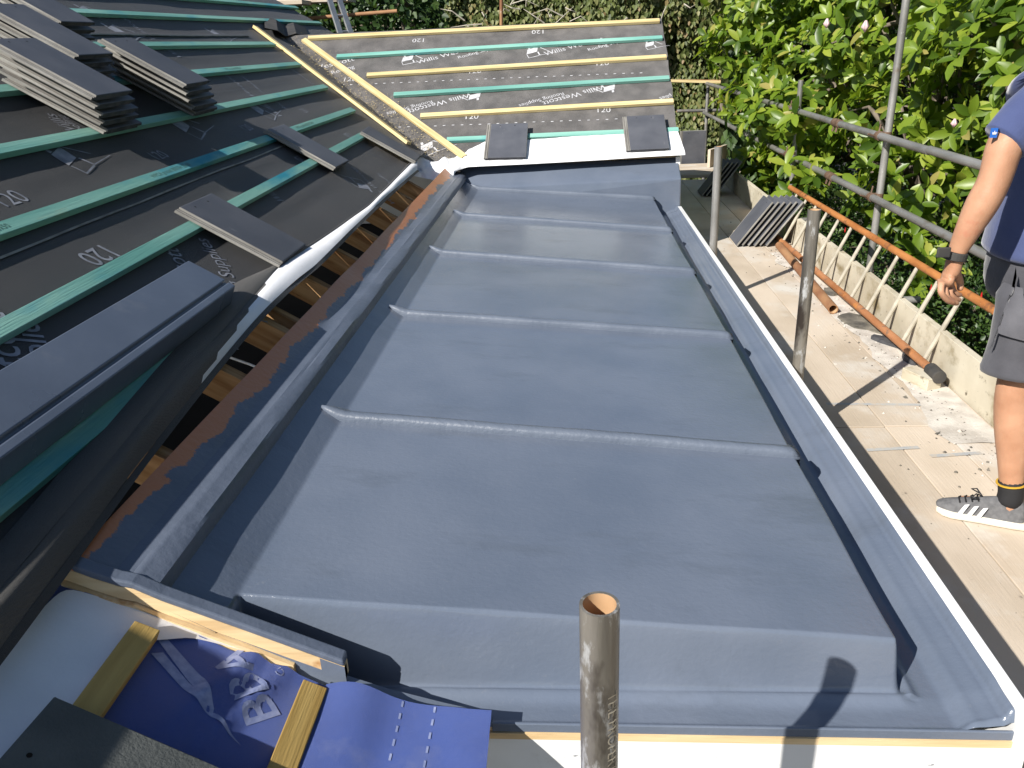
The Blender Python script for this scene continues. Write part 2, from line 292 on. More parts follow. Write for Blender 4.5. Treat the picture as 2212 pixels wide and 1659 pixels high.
for i, (ya, yb) in enumerate([(2.235, 2.165), (3.27, 3.2), (4.36, 4.22), (5.40, 5.24), (6.46, 6.38)]):
    prof = [(-.022, -.004), (-.0205, .003), (-.021, .014), (-.015, .022), (-.004, .026), (.010, .024), (.024, .014), (.045, .005), (.075, -.004)]
    V = []; Fc = []; X0, X1 = -.768, .664; nx = 60; n = len(prof)
    for k in range(nx+1):
        x = X0+(X1-X0)*k/nx; y = ya+(yb-ya)*k/nx+.004*noise.noise(Vector((x*3, i*9, 0))); s = sstep(X0-.02, X0+.05, x)*.8+.2; e = 1-sstep(X1-.03, X1+.004, x)*.55
        zb = max(deck_top(x) if x > -.707 else .222+(-.707-x)*.603, .1)
        for a, b in prof: V.append((x, y+a*s, zb+(b*s*e if b > 0 else b)+.001*noise.noise(Vector((x*12, b*40, i)))))
    for k in range(nx):
        for j in range(n-1): Fc.append((k*n+j, (k+1)*n+j, (k+1)*n+j+1, k*n+j+1))
    c0 = len(V); Fc += [tuple(range(n)), tuple(range(nx*n, nx*n+n))[::-1]]
    V2 = [(X1+.006, yb+a*.5, deck_top(X1)-.06) for a, b in prof]; V += V2
    for j in range(n-1): Fc.append((nx*n+j, c0+j, c0+j+1, nx*n+j+1))
    mesh('raised_seam', V, Fc, m_rib, fr, smooth=True)
# the upstand on the left: orange resin edge, tilt fillet, crest and drop
m_flash = mat('grey_topcoat_over_orange', (.092, .112, .152), (.118, .14, .188), 5, 8, (1, 1, 1), .38, .1, bump=.0026, bscale=34, bstretch=(1, 1, 1))
def orange_edge(m, axis_expr_x, width):
    t = m.node_tree; N = t.nodes; L = t.links; bs = N['Principled BSDF']; src = bs.inputs['Base Color'].links[0].from_socket
    co = N.new('ShaderNodeTexCoord'); sx = N.new('ShaderNodeSeparateXYZ'); L.new(co.outputs['Object'], sx.inputs[0])
    nz = N.new('ShaderNodeTexNoise'); nz.inputs['Scale'].default_value = 4.5; nz.inputs['Detail'].default_value = 9; nz.inputs['Roughness'].default_value = .7; L.new(co.outputs['Object'], nz.inputs[0])
    m1 = N.new('ShaderNodeMath'); m1.operation = 'MULTIPLY_ADD'; L.new(nz.outputs[0], m1.inputs[0]); m1.inputs[1].default_value = -.13; L.new(sx.outputs[0], m1.inputs[2])
    yr = N.new('ShaderNodeMapRange'); yr.inputs['From Min'].default_value = 1.2; yr.inputs['From Max'].default_value = 2.6; yr.inputs['To Min'].default_value = .012; yr.inputs['To Max'].default_value = -.02; L.new(sx.outputs[1], yr.inputs[0])
    m2 = N.new('ShaderNodeMath'); m2.operation = 'ADD'; L.new(m1.outputs[0], m2.inputs[0]); L.new(yr.outputs[0], m2.inputs[1])
    mr = N.new('ShaderNodeMapRange'); mr.inputs['From Min'].default_value = axis_expr_x; mr.inputs['From Max'].default_value = axis_expr_x+.004; L.new(m2.outputs[0], mr.inputs[0])
    mx = N.new('ShaderNodeMix'); mx.data_type = 'RGBA'; L.new(mr.outputs[0], mx.inputs[0]); mx.inputs[6].default_value = (.50, .18, .065, 1); L.new(src, mx.inputs[7]); L.new(mx.outputs[2], bs.inputs['Base Color'])
orange_edge(m_flash, -1.004, .04)
FP = [(-.974, .362), (-.970, .3885), (-.94, .370), (-.912, .351), (-.902, .3445), (-.870, .3375), (-.862, .338), (-.856, .3372), (-.850, .3345), (-.843, .3325), (-.822, .3245), (-.816, .319), (-.813, .305), (-.812, .26)]
V = []; Fc = []; ysf = lin((1.262, 6.62, .05)); n = len(FP)
for y in ysf:
    for j, (a, b) in enumerate(FP): V.append((a+.003*noise.noise(Vector((j, y*2, 0))), y, b+.002*noise.noise(Vector((j*.7, y*2.5, 3)))))
for k in range(len(ysf)-1):
    for j in range(n-1): Fc.append((k*n+j, k*n+j+1, (k+1)*n+j+1, (k+1)*n+j))
flash = smooth_by_angle(mesh('upstand', [Vector(v) for v in V], Fc, m_flash, fr, M=Matrix.Identity(4), smooth=True), 22)
# near edge kerb above the bare boards
def kerb(name, pts, wd, drop, mt, top=True, yoff=0):
    V = []; Fc = []
    for p in pts:
        x, y, z = p; V += [(x, y+yoff, z), (x, y+yoff+wd, z+.002), (x, y+yoff+wd, z-drop), (x, y+yoff, z-drop)]
    for k in range(len(pts)-1):
        for j in range(4): a = k*4; Fc.append((a+j, a+4+j, a+4+(j+1) % 4, a+(j+1) % 4))
    Fc += [(0, 1, 2, 3), tuple(range(len(V)-4, len(V)))[::-1]]
    return mesh(name, V, Fc, mt, fr)
KP = [(-.985, 1.238, .398), (-.93, 1.239, .371), (-.88, 1.24, .350), (-.852, 1.242, .342), (-.80, 1.243, .312), (-.65, 1.245, .242), (-.46, 1.247, .152)]
o = kerb('kerb_coating', KP, .03, .016, m_flash); b = o.modifiers.new('bevel', 'BEVEL'); b.width = .004; b.segments = 2
kerb('kerb_board', [(x, y, z-.0165) for x, y, z in KP], .022, .03, m_ply, yoff=.002)
kerb('kerb_batten', [(x, y-.008, z-.05) for x, y, z in KP[:-1]]+[(-.56, 1.239, .145)], .03, .05, m_ply)
K2 = [(-.49, 1.252, .098), (-.38, 1.246, .06), (-.27, 1.242, .03), (-.17, 1.2405, .004)]
kerb('barge_coating', K2, .022, .012, m_grp); kerb('barge_board', [(x, y+.002, z-.0125) for x, y, z in K2], .017, .09, m_ply)
MB().prism([(-.46, 1.2485, -.12), (-.95, 1.2485, -.12), (-.95, 1.2485, .36), (-.46, 1.2485, .135)], (0, .014, 0)).build('closing_board', m_grp, fr)
# valley floor closure near the upstand

# front edge
MB().box((-.17, 1.238, -.018), (.846, 1.2445, .004)).build('front_edge', m_grp, fr, bevel=.002)
MB().box((-.175, 1.235, -.034), (.848, 1.262, -.0185)).build('front_batten', m_ply, fr)
MB().box((-.3, 1.236, -.36), (.86, 1.254, -.0345)).build('fascia_board', m_whitef, fr)
# white trim on the outer edge
MB().box((.8455, 1.232, -.16), (.874, 6.42, .0515)).build('edge_trim', m_upvc, fr, bevel=.002)
MB().box((.85, 1.24, -.36), (.862, 6.40, -.161)).build('side_fascia', m_whitef, fr)

# raised end block under the far eave
e0 = 6.43
V = [(-.87, e0, .10), (.868, e0, -.02), (.868, e0, .262), (-.80, e0+.02, .235), (-.87, e0+.03, .235), (.868, 6.83, .452), (-.87, 6.83, .45), (.868, 6.83, -.05), (-.87, 6.83, -.05)]
o = mesh('end_upstand', V, [(0, 1, 2, 3), (0, 3, 4), (3, 2, 5, 6), (3, 6, 4), (1, 7, 5, 2), (0, 4, 6, 8)], m_grp, fr); b = o.modifiers.new('bevel', 'BEVEL'); b.width = .010; b.segments = 2; b.limit_method = 'ANGLE'
bar('end_batten', on(1000, 359, 1, 6.70), on(1462, 337, 1, 6.68), .03, .014, (0, -.5, .86), m_ply, fr)
MB().box((.845, 6.62, .34), (.878, 6.72, .40)).build('corner_trim', m_upvc, fr)

# ---- house body beneath
hs = thing('house', 'painted house walls under the roofs, beside the scaffold', 'house', (-1, 4, GZ))
MB().box((-.2, 1.32, GZ), (.8, 6.6, -.12)).build('bay_wall', m_render, hs)
MB().box((-7.5, 6.9, GZ), (.78, 9.7, .38)).build('wing_wall', m_render, hs)
MB().box((-7.5, -.8, GZ), (-.25, 1.22, -.25)).build('house_wall', m_render, hs)
MB().box((-7.5, 9.7, GZ), (-.9, 10.3, .3)).build('end_wall', m_render, hs)
MB().box((-7.5, 1.3, -.12), (-.9, 6.85, -.1)).build('loft_floor', m_dark, hs)  # the darkness of the loft is put into this floor's colour
MB().prism([(-1.5, 10.32, .3), (-7.4, 10.32, .3), (-4.6, 10.32, 2.5)], (0, .02, 0)).build('gable_wall', m_render, hs)

# ---- printing on the membranes
def text_mesh(body, size, shear=0, bold=0):
    cu = bpy.data.curves.new('t', 'FONT'); cu.body = body; cu.size = size; cu.shear = shear; cu.offset = bold*size; cu.align_x = 'CENTER'; cu.align_y = 'CENTER'; cu.resolution_u = 3
    ob = bpy.data.objects.new('t', cu); C.objects.link(ob); bpy.context.view_layer.update(); me = ob.to_mesh()
    V = [v.co.copy() for v in me.vertices]; Fc = [tuple(p.vertices) for p in me.polygons]; ob.to_mesh_clear(); bpy.data.objects.remove(ob); bpy.data.curves.remove(cu); return V, Fc
LOGO = ([(0, .3), (.5, .3), (.66, .62), (.16, .62)], [(.2, .64), (.3, .64), (.34, .8), (.24, .8)], [(.5, .27), (.56, .27), (.56, .02), (.5, .02)], [(.5, 0), (1.3, -.10), (1.3, -.085), (.56, .02)], [(.66, .62), (.95, .16), (.99, .17), (.70, .63)], [(0, .27), (.03, .27), (.03, 0), (0, 0)], [(0, 0), (.5, -.02), (.5, .02), (0, .03)])
def printed(sheet, items, pl, hf, mt, cut=.04, nsub=3, lift=.0018):
    """items: (string or logo, u, v, size, angle); laid on the sheet itself, following its folds"""
    bm = bmesh.new()
    for it, u, v, size, ang in items:
        if it == 'QUAD':
            for q in [u]: V = [Vector((a, b, 0)) for a, b in q]; bm.faces.new([bm.verts.new((p.x, p.y, 0)) for p in V])
            continue
        if it == 'LOGO':
            V = []; Fc = []
            for q in LOGO: b0 = len(V); V += [Vector((x-.5, y-.3, 0))*size for x, y in q]; Fc.append(tuple(range(b0, b0+len(q))))
        else: V, Fc = text_mesh(it, size, 0, .016 if it == 'BBA' else (.004 if size > .1 else 0))
        ca, sa = math.cos(ang), math.sin(ang)
        vs = [bm.verts.new((u+(p.x*sa+p.y*ca) if pl is MAIN or pl is NEAR else u+p.x*ca-p.y*sa, v+(p.x*ca-p.y*sa) if pl is MAIN or pl is NEAR else v+p.x*sa+p.y*ca, 0)) for p in V]
        for f in Fc:
            try: bm.faces.new([vs[i] for i in f])
            except ValueError: pass
    bmesh.ops.triangulate(bm, faces=bm.faces)
    for _ in range(nsub):
        ed = [e for e in bm.edges if e.calc_length() > cut]
        if ed: bmesh.ops.subdivide_edges(bm, edges=ed, cuts=1); bmesh.ops.triangulate(bm, faces=[f for f in bm.faces if len(f.verts) > 3])
    V = [pl.to(v.co.x, v.co.y, hf(v.co.x, v.co.y)+lift) for v in bm.verts]; bm.verts.index_update(); Fc = [tuple(v.index for v in f.verts) for f in bm.faces]
    bm.free(); me = bpy.data.meshes.new('p'); Mi = WM[sheet.name].inverted(); me.from_pydata([tuple(Mi @ v) for v in V], [], Fc); sheet.data.materials.append(mt); mi_ = len(sheet.data.materials)-1
    b2 = bmesh.new(); b2.from_mesh(sheet.data); nf = len(b2.faces); b2.from_mesh(me); b2.faces.ensure_lookup_table()
    for f in b2.faces[nf:]: f.material_index = mi_
    b2.to_mesh(sheet.data); b2.free(); bpy.data.meshes.remove(me)

# ---- the main slope
mr = thing('pitched_roof', 'big roof slope at the left under black underlay with teal battens', 'roof', (-2.5, 4, 1.2))
BAT = [(1.305, .3, 1.305, 3.05), (1.615, -.2, 1.732, 6.25), (1.94, -.2, 1.985, 6.64), (2.285, -.2, 2.31, 6.93), (2.64, -.2, 2.652, 7.24), (2.975, -.2, 2.975, 7.48), (3.26, -.2, 3.44, 10.44), (3.52, -.2, 3.80, 10.6), (4.12, -.2, 4.14, 10.5)]
def bat_u(k, v): a, va, b, vb = BAT[k]; return a+(b-a)*(v-va)/(vb-va)
def hmain(u, v):
    d = min(abs(u-bat_u(k, v)) for k in range(len(BAT))); pin = sstep(.01, .13, d)
    h = .012*noise.noise(Vector((v*.38+u*.3, u*6.0, 1)))+.0045*noise.noise(Vector((v*1.1-u, u*11, 5)))+.0015*noise.noise(Vector((v*6, u*12, 9)))
    return (h-.003)*(.2+.8*pin)
us = lin((0, 1, .009))
EDG = [MAIN.uv(*q) for q in ((-60, 1235), (0, 1170), (120, 1030), (240, 890), (370, 745), (500, 613), (600, 570), (690, 517), (797, 441), (893, 342))]
def umin(v):
    if v <= EDG[0][1]: return EDG[0][0]-.02
    for (a, va), (b, vb) in zip(EDG, EDG[1:]):
        if v <= vb: return a+(b-a)*(v-va)/(vb-va)-.02
    return EDG[-1][0]-.02
vs = lin((-.6, 10.45, .06))
def keep(u, v): return not (u < 1.24 and v > 1.1)
V = []; idx = {}
for j, v in enumerate(vs):
    for i, u in enumerate(us):
        uu = umin(v)+(4.6-umin(v))*u
        idx[i, j] = len(V); V.append(MAIN.to(uu, v, hmain(uu, v)))
Fc = [(idx[i, j], idx[i, j+1], idx[i+1, j+1], idx[i+1, j]) for j in range(len(vs)-1) for i in range(len(us)-1)]
main_mem = mesh('underlay', V, Fc, m_mem, mr, smooth=True)
BO = []
for k, (ua, va, ub, vb) in enumerate(BAT):
    BO.append(bar('batten', MAIN.to(ua, va, .003), MAIN.to(ub, vb, .003), .05, .025, MAIN.n, m_teal, mr, warp=0))
for q in ((370, 985), (525, 815), (622, 715), (645, 693), (715, 622), (770, 560), (815, 512), (850, 465), (880, 425), (902, 402)):
    v = MAIN.uv(*q, -.012)[1]; bar('rafter', MAIN.to(1.10, v, -.112), MAIN.to(2.3, v, -.112), .047, .10, MAIN.n, m_rafter, mr, warp=.004)
tube('loft_cable', (-.98, 2.45, .28), (-1.6, 2.6, .32), .004, m_upvc, mr, seg=6, bend=.05)
tube('loft_cable', (-1.02, 4.9, .25), (-1.6, 5.0, .38), .01, m_upvc, mr, seg=6, bend=.03)
# laps between the membrane strips: a thin raised hem
for (u0, v0, u1, v1, hh) in ((1.855, -.3, 1.90, 4.75, .006), (3.10, 3.9, 3.13, 7.3, .014), (3.72, 5.0, 3.78, 10.0, .016)):
    V = []; Fc = []; nn = 60
    for k in range(nn+1):
        v = v0+(v1-v0)*k/nn; u = u0+(u1-u0)*k/nn+.008*noise.noise(Vector((v*1.3, 3, 0))); hb = hmain(u, v); c = hh*(.6+.8*abs(noise.noise(Vector((v*1.7, 8, u0)))))
        V += [MAIN.to(u+.05, v, hmain(u+.05, v)+.001), MAIN.to(u+.004, v, hb+c), MAIN.to(u-.004, v, hb+c*.7), MAIN.to(u, v, hb+.0005)]
    for k in range(nn):
        for j in range(3): Fc.append((k*4+j, k*4+j+1, k*4+5+j, k*4+4+j))
    mesh('lap_hem', V, Fc, [m_mem, m_slate_edge], mr, mi=[0, 1, 0]*nn)
def mpx(px, py): return MAIN.uv(px, py)
T = lambda s, px, py, sz, a=0: (s, *mpx(px, py), sz, a)
m_ink = mat('dark_ink', (.05, .13, .11), (.08, .18, .15), 20, rough=.8)
def stamp(bo, pl, txt, px, size, uof, h):
    V, Fc = text_mesh(txt, size); u, v = pl.uv(*px, h); 
    if pl is MAIN: u = uof(v); P = [pl.to(u+p.y, v+p.x, h) for p in V]; P = [pl.to(uof((q-pl.o).dot(pl.v))+p.y, v+p.x, h) for q, p in zip(P, V)]
    else: P = [pl.to(u+p.x, v+p.y+.058*p.x*uof, h) for p in V]
    M = WM[mr.name] if pl is MAIN else WM[fg.name]
    me = bpy.data.meshes.new('stamp'); Mi = WM[bo.name].inverted(); me.from_pydata([tuple(Mi @ p) for p in P], [], Fc); me.materials.append(m_ink); o = bpy.data.objects.new('stamp', me); link(o, bo, WM[bo.name].copy())
stamp(BO[2], MAIN, 'WPCA graded BS5534 25x50', (378, 371), .030, lambda v: bat_u(2, v), .0288)
stamp(BO[2], MAIN, '25x50', (12, 497), .030, lambda v: bat_u(2, v), .0288)
stamp(BO[2], MAIN, 'WPCA graded BS5534 25x50', (655, 268), .030, lambda v: bat_u(2, v), .0288)
stamp(BO[4], MAIN, 'WPCA graded BS5534', (500, 146), .030, lambda v: bat_u(4, v), .0288)
printed(main_mem, [
    T('120', 344, 333, .085), T('120', 533, 276, .085), T('120', 656, 240, .08), T('120', 20, 430, .1), T('120', 213, 548, .11, math.pi), T('120', 649, 342, .085, math.pi), T('120', 752, 292, .085, math.pi),
    T('Willis', 138, 268, .085, 1.15), T('Roofing', 160, 270, .06, 1.15), T('Willis Westcott', 430, 640, .1, .75), T('Roofing Supplies', 497, 600, .085, .8),
    T('Westcott', 22, 790, .12, .8), T('Supplies', 80, 760, .11, .8), T('Willis Westcott', 545, 205, .09, 1.1), T('Roofing Supplies', 570, 200, .07, 1.1), T('Willis Westcott', 322, 78, .09, 1.2), T('Westcott', 652, 165, .07, 1.2), T('Willis', 590, 290+130, .07, .9),
    T('Willis Westcott', 805, 400, .07, .9), T('Roofing', 830, 385, .055, .9), T('LOGO', 165, 340, .22, .3), T('LOGO', 410, 272, .26, .3), T('LOGO', 570, 238, .26, .3), T('LOGO', 270, 70, .26, .3), T('LOGO', 480, 75, .26, .3), T('LOGO', 770, 395, .2, 2.6), T('LOGO', 200, 5+20, .2, .3),
    T('IIIIIIIII', 345, 118, .02), *[('-', 2.47+.0*k, 4.4+.05*k, .05, 0) for k in range(48)], *[('-', 1.905, 1.9+.05*k, .05, 0) for k in range(60)]],
    MAIN, hmain, m_printd)

# the turned back edge of the underlay along the gap: dark face, then the white underside
fl = thing('underlay_flap', 'loose edge of black underlay curling back to show its white underside along the rafter gap', 'membrane', (-1.1, 3, .5))
def poly_px(pts, h): return [MAIN.at(x, y, hh if isinstance(h, (list, tuple)) else h) for (x, y), hh in zip(pts, h if isinstance(h, (list, tuple)) else [h]*len(pts))]
def resample(P, n):
    P = [Vector(p) for p in P]; d = [0]
    for a, b in zip(P, P[1:]): d.append(d[-1]+(b-a).length)
    out = []
    for k in range(n):
        t = d[-1]*k/(n-1); i = max(0, min(len(P)-2, sum(1 for q in d[1:-1] if q < t))); s = (t-d[i])/max(1e-9, d[i+1]-d[i]); a = P[i]; b = P[i+1]
        out.append(a.lerp(b, s))
    for _ in range(3): out = [out[0]]+[(out[i-1]+out[i]*2+out[i+1])/4 for i in range(1, n-1)]+[out[-1]]
    return out
def ribbon(name, rails, mt, parent, n=90, cuts=5, bulge=.01, sd=0, mi=None):
    Rr = [resample(r, n) for r in rails]; V = []; Fc = []; m = (len(Rr)-1)*cuts+1; mm = []
    for k in range(n):
        for a in range(len(Rr)-1):
            for c in range(cuts+(1 if a == len(Rr)-2 else 0)):
                t = c/cuts; p = Rr[a][k].lerp(Rr[a+1][k], t); p = p+MAIN.n*(bulge*math.sin(math.pi*t)+.005*noise.noise(Vector((k*.12, a*3+t*2, sd)))); V.append(p)
    for k in range(n-1):
        for j in range(m-1): Fc.append((k*m+j, k*m+j+1, (k+1)*m+j+1, (k+1)*m+j)); mm.append((mi or [0]*9)[j//cuts])
    return mesh(name, V, Fc, mt, parent, smooth=True, mi=mm)
inner = poly_px([(-60, 1235), (0, 1170), (120, 1030), (240, 890), (370, 745), (500, 613), (600, 570), (690, 517), (797, 441), (893, 342)], [.012]*6+[.006]*4)
fold = poly_px([(-60, 1340), (0, 1275), (130, 1120), (260, 965), (385, 810), (480, 715), (607, 571), (693, 518), (800, 442), (897, 344)], [.05]*5+[.045, .03, .02, .02, .02])
outer = poly_px([(-60, 1478), (0, 1405), (165, 1183), (300, 1000), (440, 822), (502, 747), (571, 668), (635, 608), (678, 576), (763, 491), (834, 424), (902, 366)], [.02, .02, .02, .018, .01, .02, .05, .06, .06, .055, .045, .03])
fo = ribbon('turned_back_edge', [inner, fold], m_mem2, fl, sd=1, bulge=.012)
# second face: dark where it lies the right way up (near), white where the underside shows (far)
nq = 90; Rf = resample(fold, nq); Ro = resample(outer, nq); cu = 6; V = []; Fc = []; mm = []
for k in range(nq):
    for c in range(cu+1): t = c/cu; V.append(Rf[k].lerp(Ro[k], t)+MAIN.n*(.014*math.sin(math.pi*t)+.004*noise.noise(Vector((k*.15, t*2, 7)))))
for k in range(nq-1):
    for j in range(cu):
        Fc.append((k*(cu+1)+j, k*(cu+1)+j+1, (k+1)*(cu+1)+j+1, (k+1)*(cu+1)+j)); xx = (Rf[k].y)
        WT = Ro[k].y-1.93; mm.append(1 if (j+.5)/cu > (1 if WT < 0 else max(-.1, 1-WT/.75)) else 0)
mesh('white_underside', V, Fc, [m_mem2, m_white], fl, smooth=True, mi=mm)
hem = ribbon('hem', [Ro, [p+Vector((.012, -.006, -.012)) for p in Ro]], m_mem, fl, cuts=1, bulge=0)

# ---- the small gable slope facing us, far end
fg = thing('gable_roof', 'far gable roof slope in dark underlay with pine and teal battens', 'roof', (-.8, 7.4, .9))
def hfar(u, v): return .006*noise.noise(Vector((u*1.2, v*6, 2)))+.003*noise.noise(Vector((u*5+v*5, v*4-u*4, 5)))-.002
def valley_u(v): p = FAR.to(0, v); return -(p.z+.2)/(.603)   # x where the two slopes meet
V = []; Fc = []; vs2 = lin((-.02, 1.94, .04)); nn = 70
for v in vs2:
    u0 = valley_u(v)-.02; u1 = .885+.02*sstep(.3, 1.5, v)+.012*noise.noise(Vector((v*4, 0, 0)))-.03*(v/1.94)
    for k in range(nn+1): u = u0+(u1-u0)*k/nn; V.append(FAR.to(u, v, hfar(u, v)))
for j in range(len(vs2)-1):
    for k in range(nn): a = j*(nn+1)+k; Fc.append((a, a+1, a+nn+2, a+nn+1))
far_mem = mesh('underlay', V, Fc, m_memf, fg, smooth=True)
yb = FAR.to(0, 1.94).y; zb = FAR.to(0, 1.94).z
mesh('back_slope', [(-2.9, yb, zb), (.86, yb, zb), (.86, yb+1.5, zb-.9), (-1.3, yb+1.5, zb-.9)], [(0, 1, 2, 3)], m_mem, fg)
mesh('verge_face', [(.84, 6.85, .45), (.84, yb, zb-.02), (.84, yb+1.5, zb-.9), (.84, 9.6, -.4), (.84, 6.85, -.4)], [(0, 1, 2, 3, 4)], m_render, fg)
for (l, r, mt) in (((665, 80), (1425, 42), m_pine), ((727, 120), (1431, 79), m_teal), ((792, 160), (1440, 120), m_pine), ((850, 202), (1446, 166), m_teal), ((908, 248), (1455, 216), m_pine), ((965, 300), (1466, 278), m_teal)):
    a = FAR.at(*l, .028); c = FAR.at(*r, .028); bar('batten', a-FAR.n*.026, c-FAR.n*.026, .05, .025, FAR.n, mt, fg, warp=.004)
VA = [FAR.at(655, 83, .055), FAR.at(1003, 336, .055)]; bar('valley_batten', VA[0]-FAR.n*.027, VA[1]-FAR.n*.027, .05, .025, FAR.n, m_pine, fg)
VB = [MAIN.at(552, 55, .03), MAIN.at(885, 306, .03)]; bar('valley_batten', VB[0]-MAIN.n*.027, VB[1]-MAIN.n*.027, .05, .025, MAIN.n, m_pine, fg)
# sawdust scattered down the valley
bm = bmesh.new()
for k in range(1500):
    s = random.random(); v = 1.9*s; uvx = valley_u(v); p = FAR.to(uvx, v, .006)+Vector((random.gauss(.04, .09), random.gauss(0, .05), 0)); 
    z1 = -.2-.603*p.x; z2 = .431+.603*(p.y-6.62); p.z = max(z1, z2)+.012; r = random.uniform(.002, .008)
    a = random.random()*6; q = [p+Vector((r*math.cos(a+b*2.1), r*math.sin(a+b*2.1), random.uniform(-.002, .004))) for b in range(3)]; bm.faces.new([bm.verts.new(x) for x in q])
me = bpy.data.meshes.new('sawdust'); bm.to_mesh(me); bm.free(); me.materials.append(m_pine); o = bpy.data.objects.new('sawdust', me); link(o); tag(o, 'pale sawdust scattered down the roof valley between the two slopes', 'sawdust', kind='stuff')
TF = lambda s, px, py, sz, a=0: (s, *FAR.uv(px, py), sz, a)
printed(far_mem, [TF('Willis Westcott', 965, 118,   .088, .38), TF('Roofing Supplies', 1035, 112, .062, .38), TF('Willis Westcott', 1240, 100, .088, .38), TF('Roofing Supplies', 1315, 95, .062, .38),
    TF('LOGO', 890, 128, .2, .35), TF('LOGO', 1160, 112, .2, .35), TF('LOGO', 1412, 97, .16, .35), TF('Willis Westcott', 950, 222, .088, math.pi+.38), TF('Roofing Supplies', 885, 232, .062, math.pi+.38),
    TF('Willis Westcott', 1240, 205, .088, math.pi+.38), TF('Roofing Supplies', 1170, 215, .062, math.pi+.38), TF('LOGO', 1015, 205, .2, math.pi+.35), TF('LOGO', 1305, 188, .2, math.pi+.35), TF('plies', 1438, 210, .062, math.pi+.38),
    TF('120', 1025, 154, .085), TF('120', 1300, 138, .085), TF('120', 1018, 253, .085), TF('120', 1303, 238, .085), TF('120', 755, 172, .085), TF('120', 905, 87, .085, math.pi), TF('120', 1163, 68, .085, math.pi), TF('LOGO', 935, 318, .22, .6), TF('Westcott', 720, 138, .1, .38), TF('Roofing', 740, 150, .07, .38),
    *[('-', FAR.uv(740, 186)[0]+.075*k, FAR.uv(1000, 172)[1]+.0*k, .09, 0) for k in range(36)], *[('-', FAR.uv(825, 277)[0]+.075*k, FAR.uv(1000, 268)[1], .09, 0) for k in range(29)]], FAR, hfar, m_print)
tl = thing('valley_liner', 'black plastic valley liner end showing at the top of the roof valley', 'valley liner', FAR.at(640, 75, .02))
Lp = [MAIN.at(572, 60, .035), MAIN.at(600, 66, .075), MAIN.at(618, 78, .02), MAIN.at(640, 72, .08), MAIN.at(668, 82, .03), MAIN.at(668, 82, .022), MAIN.at(640, 74, .07), MAIN.at(618, 80, .01), MAIN.at(600, 68, .065), MAIN.at(572, 62, .025)]
MB().prism(Lp, Vector((-.25, .75, .12))).build('liner_sheet', m_rubber, tl)
# white membrane strip hanging over the far eave, bunched at the valley
fw = thing('eave_membrane', 'white membrane strip lying along the foot of the far slope, bunched in the valley', 'membrane', (0, 6.7, .5))
bot = [(855, 398), (890, 376), (930, 384), (962, 390), (978, 386), (984, 366), (1010, 357), (1140, 351), (1300, 342), (1400, 335), (1480, 331)]
top = [(845, 352), (872, 342), (905, 344), (940, 346), (975, 338), (1000, 334), (1045, 305), (1140, 302), (1300, 290), (1400, 283), (1462, 277)]
hbw = [.05, .05, .04, .03, .03, .03, .03, .03, .03, .03, .03]
nW = 160
Bt = resample([FAR.at(*p, h-.005) for p, h in zip(bot, hbw)], nW); Tp = resample([FAR.at(*p, .018) for p in top], nW); V = []; Fc = []; c6 = 10
for k in range(nW):
    wr = 1-sstep(.18, .40, k/nW)
    for c in range(c6+1):
        t = c/c6; p = Tp[k].lerp(Bt[k], t)
        q = wr*(.045*noise.noise(Vector((k*.10, t*2.6, 4)))+.022*noise.noise(Vector((k*.35, t*5+k*.1, 1))))
        p = p+FAR.n*(.006*math.sin(math.pi*t)+q+.010*math.exp(-((t-.86)/.06)**2)*(1-wr)+.0035*noise.noise(Vector((k*.22, t*2, 4)))); V.append(p)
    V.append(Bt[k]+Vector((0, -.006, -.012)))
for k in range(nW-1):
    for j in range(c6+1): a = k*(c6+2)+j; Fc.append((a, a+1, a+c6+3, a+c6+2))
mesh('membrane_sheet', V, Fc, m_white, fw, smooth=True)

# ---- the small lean-to slope at the near left corner
nr = thing('corner_roof', 'small corner roof slope in blue and white membrane at the near left', 'roof', (-.6, 1, 0))
def hnear(u, v):
    x = -u*math.cos(TN); h = .004*noise.noise(Vector((u*4, v*4, 3)))
    d = (x+.70)+(v-1.05)*(-.35); h += .016*math.exp(-(d/.022)**2)*sstep(.95, 1.15, v)+.012*math.exp(-((d-.06)/.018)**2)*sstep(.9, 1.1, v)
    h += .02*sstep(-.24, -.18, x)*0; return h
us3 = lin((.30, 1.35, .015)); vs3 = lin((.2, 1.232, .02)); V = []; n = len(us3)
for v in vs3:
    for u in us3:
        x = -u*math.cos(TN); p = NEAR.to(u, v, hnear(u, v)+.01*sstep(1.2, 1.235, v)*(noise.noise(Vector((u*14, 0, 0)))+.3)); V.append(p)
Fc = [(j*n+i, (j+1)*n+i, (j+1)*n+i+1, j*n+i+1) for j in range(len(vs3)-1) for i in range(n-1)]
blue_mem = mesh('blue_membrane', V, Fc, m_blue, nr, smooth=True)
# its loose outer edge, lapping over the fascia corner
RL = [on(705, 1478, 1, 1.222), on(745, 1468, 1, 1.232), on(800, 1480, 1, 1.230), on(850, 1508, 1, 1.228), on(950, 1527, 1, 1.224), on(1062, 1534, 1, 1.222)]
RB = [Vector((p.x, .3, -.15-.5*p.x+.008+.055*sstep(-.42, -.17, p.x))) for p in RL]
n2 = 24; A_ = resample(RL, n2); B_ = resample(RB, n2); V = []; Fc = []
for k in range(n2):
    for c in range(21): t = c/20; V.append(A_[k].lerp(B_[k], t)+NEAR.n*(.005*noise.noise(Vector((k*.2, t*6, 2)))))
for k in range(n2-1):
    for c in range(20): a = k*21+c; Fc.append((a, a+21, a+22, a+1))
mesh('loose_blue_edge', V, Fc, m_blue, nr, smooth=True)
loose = C.objects['loose_blue_edge']; loose.data.materials.append(m_bprint); b2 = bmesh.new(); b2.from_mesh(loose.data); Lo = WM['corner_roof'].inverted()
